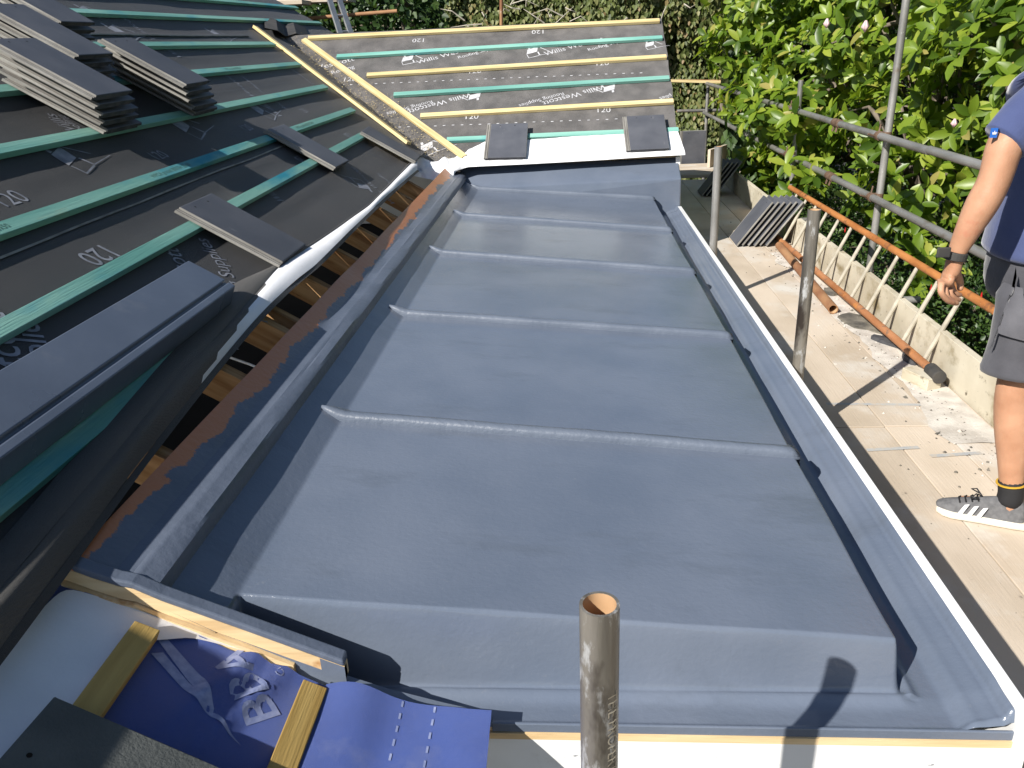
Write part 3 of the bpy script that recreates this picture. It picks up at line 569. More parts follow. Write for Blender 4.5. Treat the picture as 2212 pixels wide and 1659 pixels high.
def edge_pt(s, t): k = s*(n2-1); i = min(n2-2, int(k)); f = k-i; a = A_[i].lerp(A_[i+1], f); b = B_[i].lerp(B_[i+1], f); return a.lerp(b, t)+NEAR.n*(.005*noise.noise(Vector((k*.2, t*6, 2)))+.0015)
for s0 in (.47, .66):
    for q in range(24):
        t0 = .005+q*.034; vv = [b2.verts.new(Lo @ edge_pt(s, t)) for s, t in ((s0, t0), (s0, t0+.016), (s0+.013, t0+.016), (s0+.013, t0))]; f = b2.faces.new(vv); f.material_index = 1
b2.to_mesh(loose.data); b2.free()
# white sheet
Wq = [(-60, 1500), (10, 1415), (75, 1330), (140, 1268), (250, 1300), (350, 1335), (450, 1368), (560, 1398), (650, 1432)]
Wr = [(10, 1760), (70, 1660), (125, 1600), (190, 1550), (235, 1470), (300, 1380), (420, 1372), (545, 1405), (650, 1436)]
A_ = resample([NEAR.at(*p, .006) for p in Wq], 50); B_ = resample([NEAR.at(*p, .012) for p in Wr], 50); V = []; Fc = []
for k in range(50):
    for c in range(13): t = c/12; p = A_[k].lerp(B_[k], t); u, v = (p-NEAR.o).dot(NEAR.u), (p-NEAR.o).dot(NEAR.v); V.append(NEAR.to(u, v, hnear(u, v)*(1 if u > .8 else .5)+.006+.012*max(0, noise.noise(Vector((u*7, v*5, 6))))))
for k in range(49):
    for c in range(12): a = k*13+c; Fc.append((a, a+1, a+14, a+13))
mesh('white_membrane', V, Fc, m_white, nr, smooth=True)
TNp = lambda s, px, py, sz, a=0: (s, *NEAR.uv(px, py), sz, a)
printed(blue_mem, [TNp('BBA', 533, 1482, .098, .8), TNp('CERT', 592, 1445, .024, .8), ('QUAD', [NEAR.uv(*q) for q in ((326, 1412), (352, 1410), (520, 1612), (430, 1530))], 0, 0, 0), ('QUAD', [NEAR.uv(*q) for q in ((342, 1385), (352, 1370), (440, 1470), (470, 1560))], 0, 0, 0)], NEAR, lambda u, v: hnear(u, v), m_bprint, .010, 6, .0012)
for a, c in (((318, 1352), (170, 1560)), ((702, 1478), (590, 1690))):
    pa = NEAR.at(*a, .03); pc = NEAR.at(*c, .03); d = (pc-pa); pc = pa+d*1.8
    pa.x = (pa.x+pc.x)/2; pc.x = pa.x; pa = pa; pc = Vector((pa.x, .35, pa.z))
    b = bar('batten', pa-NEAR.n*.024+Vector((0, 0, 0)), pc-NEAR.n*.024, .05, .026, NEAR.n, m_ochre, nr, bevel=.002)
# grey coated trim length lying on the battens
gb = thing('trim_length', 'long grey glass fibre trim length lying across the lower battens', 'roof trim', MAIN.to(1.42, 1.6, .03))
M0 = Matrix(((MAIN.v[0], -MAIN.u[0], MAIN.n[0], 0), (MAIN.v[1], -MAIN.u[1], MAIN.n[1], 0), (MAIN.v[2], -MAIN.u[2], MAIN.n[2], 0), (0, 0, 0, 1)))
def slope_box(pts, v0, v1, nm, mt, par, bev=.003):
    P = [MAIN.to(u, v0, h) for u, h in pts]; P2 = MAIN.v*(v1-v0); return MB().prism(P, P2).build(nm, mt, par, bevel=bev)
o = slope_box([(1.50, .032), (1.50, .108), (1.372, .108), (1.368, .098), (1.362, .098), (1.358, .106), (1.335, .106), (1.325, .032)],   .2, 2.50, 'trim_shell', m_trimc, gb, .004)
# ================================================================== loose slates
TL, TW, TT = .43, .335, .021
def tile_mesh():
    prof = [(0, .004), (0, .013), (.002, .015), (.010, .015), (.012, .010), (.016, .010), (.018, .015), (.026, .015), (.028, .010), (.032, .010), (.034, TT), (TW-.002, TT), (TW, TT-.002), (TW, .008), (TW-.03, .006), (TW-.032, 0), (.036, 0), (.03, .003)]
    xs = [-TL, -TL+.004, -TL*.75, -TL*.5, -TL*.25, -.004, 0]; V = []; Fc = []; mi = []; n = len(prof)
    for i, x in enumerate(xs):
        for j, (y, z) in enumerate(prof):
            e = (.0015 if i in (0, len(xs)-1) and z >= TT-.001 else 0); V.append((x+(random.uniform(-.0015, .0015) if i in (0, len(xs)-1) else 0), y+random.uniform(-.0004, .0004), z-e))
    for i in range(len(xs)-1):
        for j in range(n):
            j2 = (j+1) % n; Fc.append((i*n+j, i*n+j2, (i+1)*n+j2, (i+1)*n+j)); mi.append(0 if j == 10 else (1 if j < 14 else 2))
    Fc += [tuple(range(n))[::-1], tuple(range((len(xs)-1)*n, len(xs)*n))]; mi += [1, 2]
    for hx, hy in ((-TL+.03, .11), (-TL+.03, .23)):        # nail holes at the head: flat discs, painted black for the shade inside
        b0 = len(V); V += [(hx+.0045*math.cos(a*math.pi/4), hy+.0045*math.sin(a*math.pi/4), TT+.0006) for a in range(8)]; Fc.append(tuple(range(b0, b0+8))); mi.append(3)
    me = bpy.data.meshes.new('slate_tile'); me.from_pydata(V, [], Fc)
    for m in (m_slate, m_slate_edge, m_slate_dark, m_dark): me.materials.append(m)
    me.polygons.foreach_set('material_index', mi); me.update(); return me
TM = [tile_mesh() for _ in range(3)]; _tn = [0]
def tile(pos, xd, up, label, group):
    o = bpy.data.objects.new('slate_tile', TM[_tn[0] % 3]); _tn[0] += 1; M = frame(pos, xd, up); link(o, None, M); tag(o, label, 'roof tile', group); return o
ORD = ['lowest', 'second from the bottom', 'middle', 'second from the top', 'topmost']
def stack(px_top, px_bot, where, grp, n=5, yaw=0, h0=.032, step=.038):
    ut, vt = MAIN.uv(*px_top, h0+step*(n-1)+TT); 
    if px_bot: ub, vb = MAIN.uv(*px_bot, h0)
    else: ub, vb = ut-.02, vt+.06
    for k in range(n):
        t = k/(n-1); u = ub+(ut-ub)*t; v = vb+(vt-vb)*t; jit = random.uniform(-.004, .004)
        d = -MAIN.u+MAIN.v*(yaw+random.uniform(-.012, .012)); lab = '%s slate of the %s' % (ORD[k], where)
        tile(MAIN.to(u+jit, v, h0+step*k), d, MAIN.n, lab, grp)
stack((200, 208), (222, 292), 'nearest left stack resting on a teal batten', 'slates in the nearest left stack', yaw=.02)
stack((163, 120), None, 'stack just behind the nearest left one', 'slates in the second left stack', yaw=.02)
stack((122, 45), None, 'farthest stack in the top left corner', 'slates in the farthest left stack', yaw=.02)
stack((399, 184), (417, 253), 'separate stack right of the other stacks', 'slates in the separate stack', yaw=.03)
def single(px, label, h=.03, yaw=0, tilt=0, n=1, pl=MAIN):
    u, v = pl.uv(*px, h+TT); d = -pl.u+pl.v*yaw+pl.n*tilt
    return tile(pl.to(u, v, h), d, pl.n, label, 'single slates laid on the battens')
single((605, 570), 'single slate nearest the white curled flap, across two teal battens', .03, .0)
single((722, 363), 'single slate between the nearest loose one and the valley', .03, .0); 
tile(MAIN.to(MAIN.uv(715, 367, .02)[0], MAIN.uv(715, 367, .02)[1]+.02, .008), -MAIN.u, MAIN.n, 'slate hidden under the single one near the valley, only its edge out', 'single slates laid on the battens').scale = (1, 1, 1)
single((897, 350), 'single slate whose foot touches the bunched white membrane', .03, .05)
# two on the far slope, laid over the white strip
def fartile(px, label, yaw=0):
    p = FAR.at(*px, .05); xd = -FAR.v+FAR.u*yaw; return tile(p-FAR.n*.012, xd, FAR.n, label, 'slates laid on the far eave')
for px, lab, yw in (((1136, 341), 'slate lying at the left over the white eave strip, moulded edge showing', -.02), ((1446, 322), 'slate lying at the right over the white eave strip', .02)):
    p = FAR.at(*px, .05); xd = -FAR.v+FAR.u*yw; up = FAR.n
    M = frame(p-FAR.n*.012, xd, up); yv = Vector((M[0][1], M[1][1], M[2][1]))
    if yv.x > 0: p = p-yv*TW
    tile(p-FAR.n*.012, xd, up, lab, 'slates laid on the far eave')
# near left slate with a nail hole
p = NEAR.at(120, 1504, .065); M = frame(p-NEAR.n*.02, -NEAR.u+NEAR.v*(-.05), NEAR.n)
o = tile(Vector(p)-NEAR.n*.021+(-NEAR.u)*TL, (-NEAR.u+NEAR.v*(-.10)), NEAR.n, 'big slate with a round nail hole lying on the near corner battens', None)
_b = NEAR.at(120, 1504, .065)
o.matrix_world = frame(_b, -NEAR.u+NEAR.v*(-.06), NEAR.n) @ Matrix.Translation((TL, -TW, -.021))
m_slg = mat('greenish_slate_face', (.075, .082, .08), (.105, .112, .108), 9, 8, (1, 1, 1), .75, .05, bump=.0022, bscale=160, spec=.3, spots=[((.26, .26, .24), 120, .7, .76)])
nm = o.data.copy(); nm.materials[0] = m_slg; nm.materials[1] = m_slg; o.data = nm
# slates stood on edge on the scaffold
def lean_stack(bx, by, n, grp, where, yaw=0.0, dark=False):
    for k in range(n):
        bot = Vector((bx+.046*k, by-.006*k+random.uniform(-.01, .01), -.327)); lean = Vector((.60, .0, .80))
        xd = -lean; up = Vector((-.72, -.25, .78))
        nmn = ['first', 'second', 'third', 'fourth', 'fifth', 'sixth', 'seventh']
        o = tile(bot, xd, Vector((-.80, -.0, .60)), '%s slate from the left in the %s' % (nmn[k], where), grp)
lean_stack(1.37, 6.95, 6, 'slates leaning beside the ladder end', 'row leaning on edge beside the ladder end')
lean_stack(1.44, 9.25, 4, 'slates leaning in the shade farther off', 'shaded row leaning behind the middle pole')
tile((1.76, 10.95, -.27), (0, .22, -1), (0, -1, -.15), 'square faced slate standing upright at the far end of the scaffold', None).matrix_world = Matrix(((0, 1, 0, 1.47), (0, 0, -1, 11.25), (-1, 0, 0, -.30), (0, 0, 0, 1))) @ Matrix.Rotation(.12, 4, 'Y')

for k in range(7):                                   # an unseen stack, added out of frame to shade the near corner
    tile(MAIN.to(1.60, .18, .032+.038*k), -MAIN.u, MAIN.n, 'slate of the unseen stack added below the picture edge to shade the corner', 'unseen slates added for their shadow')
# ================================================================== scaffold
RT = .02415; PZ = -.33
BX = [.905, 1.133, 1.361, 1.589, 1.817]
lab_row = ['against the roof edge', 'second from the roof edge', 'third from the roof edge', 'beside the ladder', 'outermost under the toe board']
for i, x0 in enumerate(BX):
    segs = [(-1.2, 3.27, 'near'), (3.275, 7.15, 'middle'), (7.155, 10.1, 'far')] if i % 2 == 0 else [(-1.2, 3.262, 'near'), (3.27, 7.3, 'middle'), (7.305, 10.1, 'far')]
    for a, c, wh in segs:
        o = bar('scaffold_board', (x0+.112, a, PZ-.038+random.uniform(-.002, .001)), (x0+.112, c, PZ-.038+random.uniform(-.002, .001)), .223, .038, (0, 0, 1), m_board, bevel=.002)
        tag(o, '%s scaffold board %s' % ({'near': 'near', 'middle': 'middle', 'far': 'far, shaded'}[wh], lab_row[i]), 'scaffold board', 'boards of the scaffold platform')
for k, y in enumerate((10.25, 10.49, 10.73, 10.97)):
    o = bar('scaffold_board', (.6, y, PZ+.01), (2.1, y+.02, PZ+.01), .222, .038, (0, 0, 1), m_board); tag(o, '%s crosswise board of the raised far return' % ['nearest', 'second', 'third', 'farthest'][k], 'scaffold board', 'crosswise boards at the far end')
o = bar('toe_board', (1.80, 3.05, PZ), (1.80, 6.98, PZ), .22, .036, (-1, 0, 0), m_toe); tag(o, 'weathered pale toe board on edge behind the ladder', 'toe board', 'toe boards')
o.matrix_world = frame((1.80, 3.0, PZ+.11), (0.005, 1, 0), (1, 0, 0))
o2 = bar('toe_board', (0, 0, 0), (3.1, 0, 0), .22, .036, (0, 0, 1), m_toe); tag(o2, 'shaded brown toe board beyond the leaning slates', 'toe board', 'toe boards'); o2.matrix_world = frame((1.79, 7.0, PZ+.11), (0.005, 1, 0), (1, 0, 0))
o3 = bar('toe_board', (0, 0, 0), (3.6, 0, 0), .22, .036, (0, 0, 1), m_toe); tag(o3, 'near stretch of toe board behind the man', 'toe board', 'toe boards'); o3.matrix_world = frame((1.81, -.62, PZ+.11), (-.0, 1, 0), (1, 0, 0))
o4 = bar('toe_board', (0, 0, 0), (.55, 0, 0), .22, .036, (0, 0, 1), m_board); tag(o4, 'short warm brown board on edge at the far corner', 'toe board', 'toe boards'); o4.matrix_world = frame((1.76, 10.7, PZ+.16), (.5, .8, 0), (1, -.6, 0))
def stube(name, p0, p1, label, m=m_galv, hollow=.004, r=RT, cat='scaffold tube', group='scaffold tubes'):
    o = smooth_by_angle(tube(name, p0, p1, r, m, None, hollow, 24)); return tag(o, label, cat, group)
stube('scaffold_tube', (.928, 3.15, .645), (.928, 3.15, GZ), 'blotchy upright tube with dark open top beside the white edge, middle one', m_oldtube)
stube('scaffold_tube', (.905, 5.12, .65), (.915, 5.12, GZ), 'clean grey upright tube in the shade beyond the blotchy one')
fp = stube('scaffold_tube', (.03, .788, .654), (.03, .788, GZ), 'nearest weathered tube with stamped lettering rising in front of the white fascia', m_oldtube)
V, Fc = text_mesh('THE PROPERTY OF J.E.D. SCAFF', .021)           # lettering stamped round the tube wall
bm = bmesh.new(); vs_ = []
for p in V: vs_.append(bm.verts.new((p.x, p.y, 0)))
for f in Fc:
    try: bm.faces.new([vs_[i] for i in f])
    except ValueError: pass
bmesh.ops.triangulate(bm, faces=bm.faces); V2 = []
for v in bm.verts:
    a = rad(-52)+v.co.y/RT; zz = .39-v.co.x; V2.append((.03+(RT+.0007)*math.cos(a), .788+(RT+.0007)*math.sin(a), zz))
bm.verts.index_update(); F2 = [tuple(v.index for v in f.verts) for f in bm.faces]; bm.free(); m_emb = mat('embossed_steel', (.34, .3, .23), (.46, .41, .33), 20, rough=.5, metal=.3)
mesh('stamped_lettering', V2, F2, m_emb, fp)
XR = 2.05
stube('scaffold_tube', (XR, -1.0, .617), (XR, 4.9, .617), 'upper guard rail nearest part, running behind the man', group='guard rails')
stube('scaffold_tube', (XR, 6.35, .612), (XR, 4.902, .612), 'upper guard rail, middle part between the two sleeves', group='guard rails')
stube('scaffold_tube', (XR, 6.36, .612), (XR, 12.9, .615), 'upper guard rail, far part running under the leaves', group='guard rails')
stube('scaffold_tube', (XR, -1.0, .212), (XR, 5.75, .212), 'lower guard rail nearest part, running behind the man', group='guard rails')
stube('scaffold_tube', (XR, 5.76, .212), (XR, 13.0, .195), 'lower guard rail, far part running towards the hedge', group='guard rails')
stube('scaffold_tube', (2.09, 5.70, GZ), (2.11, 5.70, 2.6), 'tallest upright tube in front of the big leaves', group='outer uprights')
stube('scaffold_tube', (2.11, 8.0, GZ), (2.12, 8.0, .86), 'upright tube half hidden in leaves behind the guard rails', group='outer uprights')
stube('scaffold_tube', (2.10, 13.05, GZ), (2.10, 13.05, .64), 'farthest upright tube at the hedge corner', group='outer uprights')
stube('scaffold_tube', (2.11, 1.6, GZ), (2.11, 1.6, 2.2), 'upright tube behind the man', group='outer uprights')
stube('scaffold_tube', on(1440, 175, 1, 13.1), on(1568, 176, 1, 13.1), 'brown cross tube above the pine batten at the far corner', m_rust)
o = bar('loose_batten', on(1440, 177, 1, 12.9), on(1560, 180, 1, 12.9), .05, .035, (0, 0, 1), m_pine); tag(o, 'fresh pine batten lying across the far scaffold corner', 'batten')
stube('scaffold_tube', on(1462, 240, 1, 13.1), on(1556, 238, 1, 13.15), 'lower grey cross tube at the far corner')
for k, (y, lbl) in enumerate(((3.0, 'under the boards beside the blotchy tube'), (5.3, 'under the middle boards'), (7.9, 'under the far boards'), (1.2, 'under the near boards'))):
    stube('scaffold_tube', (.75, y, PZ-.065), (2.3, y, PZ-.065), 'cross tube %s' % lbl, group='transoms under the platform')
def coupler(p, axis, label, ax2=(0, 0, 1)):
    t = thing('tube_coupler', label, 'coupler', p, 'tube couplers'); a = Vector(axis).normalized(); p = Vector(p); b2 = Vector(ax2)
    MB().tube([p-a*.025, p+a*.025], .031, 16).build('collar', m_coup, t, bevel=.002)
    sd_ = a.cross(b2).normalized(); q = p+sd_*.045
    MB().tube([q-b2*.025, q+b2*.025], .031, 16).build('collar', m_coup, t, bevel=.002)
    MB().tube([p-a*.01+b2*.02-sd_*.01, p+b2*.075], .006, 8).build('bolt', m_coup, t); MB().tube([p-sd_*.03+a*.01, p-sd_*.075+b2*.015], .006, 8).build('bolt', m_coup, t)
coupler((XR, 5.70, .612), (0, 1, 0), 'rusty coupler joining the upper rail to the tallest upright')
coupler((XR, 5.70, .212), (0, 1, 0), 'rusty coupler joining the lower rail to the tallest upright')
coupler((XR, 7.99, .613), (0, 1, 0), 'rusty coupler on the upper rail among the leaves')
coupler((XR, 7.99, .208), (0, 1, 0), 'rusty coupler on the lower rail among the leaves')
def sleeve(p, label):
    t = thing('tube_sleeve', label, 'coupler', p, 'sleeves joining rail ends'); p = Vector(p); a = Vector((0, 1, 0))
    MB().tube([p-a*.075, p+a*.075], .0315, 18).build('sleeve_body', m_coup, t, bevel=.003); 
    for s in (-.04, .04): MB().tube([p+a*s+Vector((-.01, 0, -.02)), p+a*s+Vector((-.02, 0, -.062))], .009, 6).build('bolt', m_coup, t)
sleeve((XR, 6.6, .612), 'rusty sleeve joining two lengths of the upper rail'); sleeve((XR, 6.62, .211), 'rusty sleeve joining two lengths of the lower rail')

# ================================================================== orange ladder on its side
ld = thing('ladder', 'old wooden ladder with orange rails lying on its side against the toe board', 'ladder', (1.75, 4, PZ))
LB = [Vector((1.715, 7.05, -.298)), Vector((1.735, 3.70, -.262))]; LT = [Vector((1.885, 7.15, .045)), Vector((1.905, 2.9, .085))]
def railm(a, c, nm, m):
    o = tube(nm, a, c, .021, m, ld, n=14); o.scale = (1, 1, 1); return smooth_by_angle(o)
m_rail2 = mat('worn_orange_rail', (.28, .11, .04), (.44, .2, .09), 7, 8, (.5, 2, 2), .7, .08, bump=.0012, bscale=40, spots=[((.5, .2, .05), 3, .55, .65), ((.15, .1, .07), 16, .6, .7)]); railm(LB[0], LB[1], 'rail', m_rail2); railm(LT[0], LT[1], 'rail', m_orange)
MB().tube([LB[1]+Vector((0, .06, 0)), LB[1]-Vector((0, .05, .002))], .033, 14).build('foot', m_rubber, ld, bevel=.004)
yy = 6.86
while yy > 3.75:
    a = Vector((1.717+.02*(7.05-yy)/3.35, yy, -.285)); c = Vector((1.889, yy+.03, .055))
    smooth_by_angle(MB().tube([a, a.lerp(c, .5), c], [.011, .0125, .011], 10).build('rung', m_rung, ld)); yy -= .272
rt = tag(smooth_by_angle(tube('rusty_tube', on(1683, 530, 2, -.302), on(1800, 668, 2, -.300), .03, m_rust, None, .006, 20)), 'short rusty tube with open end lying on the boards', 'scaffold tube')
o = bar('wood_block', (1.66, 3.82, PZ), (1.72, 3.66, PZ), .08, .058, (0, 0, 1), m_toe, bevel=.003); tag(o, 'small pale wood block under the ladder foot', 'wood block')
def flake(px, r, label, sd, m=m_flake, th=.012, rot=0):
    c = on(*px, 2, PZ); V = []; n = 11
    for z in (0.001, th):
        for k in range(n): a = 2*math.pi*k/n; q = r*(1+.45*noise.noise(Vector((math.cos(a)*1.5, math.sin(a)*1.5, sd)))); V.append((c.x+.6*q*math.cos(a)*math.cos(rot)-q*1.25*math.sin(a)*math.sin(rot), c.y+1.25*q*math.sin(a)*math.cos(rot)+.6*q*math.cos(a)*math.sin(rot), PZ+z*(1 if z < .005 else 1+.5*noise.noise(Vector((k, sd, 0))))))
    o = mesh('slate_fragment', V, [tuple(range(n))[::-1], tuple(range(n, 2*n))]+[(k, (k+1) % n, n+(k+1) % n, n+k) for k in range(n)], m); tag(o, label, 'slate fragment')
flake((1862, 700), .16, 'large dusty broken slate sheet beside the ladder', 1.3, rot=.3); flake((1795, 634), .07, 'small dark slate chip beside the rusty tube', 4.1, th=.02); flake((1925, 742), .10, 'dark broken slate under the ladder rail', 7.7, m_slate_dark, .02, .5); flake((1968, 782), .06, 'black slate chip near the wood block', 9.2, m_slate_dark, .03)
bm = bmesh.new()
for k in range(800):
    y = random.uniform(2.2, 7.6); x = 1.74-abs(random.gauss(0, .10)) if random.random() < .95 else random.uniform(1.1, 1.7); r = random.uniform(.002, .009)*(1 if random.random() < .93 else 1.9); z = PZ+.001; a = random.random()*6
    q = [Vector((x+r*math.cos(a+b*1.57)*random.uniform(.6, 1.2), y+r*math.sin(a+b*1.57), z)) for b in range(4)]; t = Vector((x, y, z+r*.8)); qs = [bm.verts.new(v) for v in q]; tv = bm.verts.new(t)
    for b in range(4): f = bm.faces.new((qs[b], qs[(b+1) % 4], tv)); f.material_index = 1 if k % 3 == 0 else 0
me = bpy.data.meshes.new('debris'); bm.to_mesh(me); bm.free(); me.materials.append(m_flake); me.materials.append(m_debris); o = bpy.data.objects.new('debris', me); link(o); tag(o, 'crumbs of mortar and slate on the boards along the toe board', 'debris', kind='stuff')
def dust_patch(nm, x0, x1, y0, y1, mt, sd, lab):
    nx, ny = 14, 40; V = []; Fc = []
    for j in range(ny+1):
        for i in range(nx+1):
            y = y0+(y1-y0)*j/ny; xa = x0+.10*noise.noise(Vector((y*1.7, sd, 0)))+.05*noise.noise(Vector((y*6, sd, 2))); x = xa+(x1-xa)*i/nx; V.append((x, y, PZ+.0015+.008*(i/nx)*(.5+noise.noise(Vector((x*14, y*14, sd))))*(1 if i > 0 else 0)))
    for j in range(ny):
        for i in range(nx): a = j*(nx+1)+i; Fc.append((a, a+1, a+nx+2, a+nx+1))
    o = mesh(nm, V, Fc, mt, smooth=True); tag(o, lab, 'dust', kind='stuff')
dust_patch('mortar_dust', 1.60, 1.79, 3.1, 6.4, m_debris, 3, 'drift of pale mortar dust along the foot of the toe board')
m_mark = mat('faded_blue_paint', (.36, .37, .38), (.46, .45, .42), 12, rough=.8, spots=[((.48, .42, .35), 30, .5, .62)])
for a, c in (((1785, 872), (1990, 874)), ((1872, 972), (1985, 966)), ((2010, 985), (2120, 978))):
    pa = on(*a, 2, PZ+.0015); pc = on(*c, 2, PZ+.0015); d = (pc-pa).normalized(); nn_ = Vector((-d.y, d.x, 0))*.012; o = mesh('paint_mark', [pa-nn_, pc-nn_, pc+nn_, pa+nn_], [(0, 1, 2, 3)], m_mark); tag(o, 'faded blue paint stripe across the boards, %s' % ('farthest one' if a[0] == 1785 else ('near left one' if a[0] == 1872 else 'near right one')), 'paint mark', 'paint marks')

# ---- far left: neighbouring scaffold lift with aluminium ladder
stube('scaffold_tube', on(640, 42, 1, 11.6), on(858, 24, 1, 11.5), 'orange brown tube sticking out beyond the roof verge', m_rust)
stube('scaffold_tube', on(1083, 120, 1, 12.0), on(1083, -25, 1, 12.0), 'thin rusty upright tube behind the gable ridge', m_rust)
stube('scaffold_tube', on(735, 120, 1, 11.7), on(733, -40, 1, 11.7), 'dark upright tube behind the aluminium ladder')
for k, (a, c, y) in enumerate((((624, 12), (664, 10), 11.3), ((640, 4), (760, 4), 11.7))):
    pa = on(*a, 1, y); pc = on(*c, 1, y); pa.x -= 1.2 if k == 0 else 1.5
    o = bar('scaffold_board', pa, pc, .45, .05, (0, 0, 1), m_board); tag(o, ['front plank of the lift beyond the verge', 'plank behind the aluminium ladder'][k], 'scaffold board', 'planks beyond the verge')
al = thing('aluminium_ladder', 'aluminium ladder standing beyond the roof verge', 'ladder', on(745, 80, 1, 11.3))
P_ = [(on(708, -30, 1, 11.35), on(752, 110, 1, 11.2)), (on(728, -30, 1, 11.45), on(776, 110, 1, 11.3))]
for a, c in P_: bar('rail', a, c, .03, .07, (-1, -1, 0), m_alu, al)
for t in (.2, .45, .7, .92): MB().tube([P_[0][0].lerp(P_[0][1], t), P_[1][0].lerp(P_[1][1], t)], .016, 8).build('rung', m_alu, al)
# ================================================================== the man at the right edge
def skinned(name, pts, edges, mt, parent=None, root=0, lv=2):
    """pts: name -> (x, y, z, r or (rx, ry)); one continuous skin over the joints"""
    ks = list(pts); me = bpy.data.meshes.new(name); me.from_pydata([pts[k][:3] for k in ks], [(ks.index(a), ks.index(b)) for a, b in edges], [])
    o = bpy.data.objects.new(name, me); C.objects.link(o); s = o.modifiers.new('skin', 'SKIN'); s.use_smooth_shade = True; s.branch_smoothing = .6
    for i, k in enumerate(ks):
        r = pts[k][3]; r = (r, r) if not isinstance(r, tuple) else r; me.skin_vertices[0].data[i].radius = r; me.skin_vertices[0].data[i].use_root = (i == root)
    u = o.modifiers.new('subdiv', 'SUBSURF'); u.levels = lv; u.render_levels = lv
    bpy.context.view_layer.update(); dg = bpy.context.evaluated_depsgraph_get(); m2 = bpy.data.meshes.new_from_object(o.evaluated_get(dg)); bpy.data.objects.remove(o)
    m2.materials.clear(); m2.materials.append(mt); m2.polygons.foreach_set('use_smooth', [True]*len(m2.polygons))
    n = bpy.data.objects.new(name, m2)
    if parent is not None:
        Mi = WM[parent.name].inverted(); m2.transform(Mi); link(n, parent, WM[parent.name].copy())
    else: link(n)
    return n
W = lambda px, py, y=2.44: tuple(on(px, py, 1, y))
man = thing('person', 'man in navy T-shirt, charcoal work shorts and grey trainers standing on the platform, arm hanging', 'person', (1.5, 2.66, PZ))
P = {}
P['pelvis'] = (1.53, 2.68, .56, .10); P['spine'] = (1.53, 2.68, .76, .09); P['chest'] = (1.535, 2.68, 1.0, .09); P['neck0'] = (1.545, 2.68, 1.13, .065)
P['neck1'] = (1.54, 2.68, 1.22, .056); P['jaw'] = (1.52, 2.68, 1.285, .06); P['head'] = (1.535, 2.68, 1.36, (.09, .078)); P['crown'] = (1.545, 2.68, 1.42, .07)
s_ = W(2275, 200, 2.49); P['Ls'] = (*s_, .062); e_ = W(2149, 392); h_ = W(2172, 305, 2.455); P['Lu'] = (*h_, .054); P['Le'] = (*e_, .046); P['Lf'] = (*W(2122, 440), .050); P['Lg'] = (*W(2092, 495), .038); w_ = W(2063, 552); P['Lw'] = (*w_, (.030, .024))
P['Lp'] = (*W(2052, 586), (.038, .021)); P['Lk'] = (*W(2044, 612), (.042, .017))
# fingers: four of unequal length, curled towards the thigh, and a thumb from the side of the palm
fing = [('i', (2033, 613), (2032, 632), (2046, 649), (2062, 655), 2.405), ('m', (2041, 618), (2042, 638), (2056, 652), (2070, 656), 2.42), ('r', (2049, 619), (2052, 636), (2064, 647), (2074, 648), 2.44), ('p', (2056, 616), (2060, 629), (2069, 637), (2076, 637), 2.46)]
ED = [('pelvis', 'spine'), ('spine', 'chest'), ('chest', 'neck0'), ('neck0', 'neck1'), ('neck1', 'jaw'), ('jaw', 'head'), ('head', 'crown'), ('chest', 'Ls'), ('Ls', 'Lu'), ('Lu', 'Le'), ('Le', 'Lf'), ('Lf', 'Lg'), ('Lg', 'Lw'), ('Lw', 'Lp'), ('Lp', 'Lk')]
for n_, a, b_, c_, d_, y in fing:
    rr = {'i': .0105, 'm': .011, 'r': .0105, 'p': .009}[n_]
    P[n_+'0'] = (*W(*a, y), rr); P[n_+'1'] = (*W(*b_, y-.012), rr*.95); P[n_+'2'] = (*W(*c_, y-.004), rr*.9); P[n_+'3'] = (*W(*d_, y+.008), rr*.75)
    ED += [('Lk', n_+'0'), (n_+'0', n_+'1'), (n_+'1', n_+'2'), (n_+'2', n_+'3')]
P['t0'] = (*W(2068, 592, 2.47), .013); P['t1'] = (*W(2075, 612, 2.475), .011); P['t2'] = (*W(2073, 629, 2.465), .009); ED += [('Lp', 't0'), ('t0', 't1'), ('t1', 't2')]
P['Rs'] = (1.55, 2.88, 1.09, .06); P['Re'] = (1.66, 2.96, .82, .045); P['Rf'] = (1.66, 2.96, .76, .046); P['Rw'] = (1.64, 2.95, .57, (.03, .024)); P['Rk'] = (1.635, 2.94, .50, (.038, .02)); P['Rh'] = (1.63, 2.93, .44, (.03, .015))
ED += [('chest', 'Rs'), ('Rs', 'Re'), ('Re', 'Rf'), ('Rf', 'Rw'), ('Rw', 'Rk'), ('Rk', 'Rh')]
for k, dx in enumerate((-.03, -.01, .01, .028)):
    P['q%d' % k] = (1.63+dx, 2.93, .415, .010); P['Q%d' % k] = (1.635+dx, 2.92, .375, .0085); ED += [('Rh', 'q%d' % k), ('q%d' % k, 'Q%d' % k)]
P['v0'] = (1.59, 2.925, .48, .012); P['v1'] = (1.585, 2.91, .44, .010); ED += [('Rk', 'v0'), ('v0', 'v1')]
for s, y0, dx in (('L', 2.57, 0), ('R', 2.78, .44)):
    P[s+'h'] = (1.50+dx*.3, y0, .50, .085); P[s+'kn'] = (1.455+dx, y0-.02, .12, .062); P[s+'ca'] = (1.475+dx, y0-.035, .0, .062); P[s+'cb'] = (1.485+dx, y0-.05, -.12, .045); P[s+'an'] = (1.50+dx, y0-.06, -.235, .036); P[s+'he'] = (1.50+dx, y0-.07, -.285, .035); P[s+'to'] = (1.36+dx, y0+.02, -.30, (.036, .02))
    ED += [('pelvis', s+'h'), (s+'h', s+'kn'), (s+'kn', s+'ca'), (s+'ca', s+'cb'), (s+'cb', s+'an'), (s+'an', s+'he'), (s+'he', s+'to')]
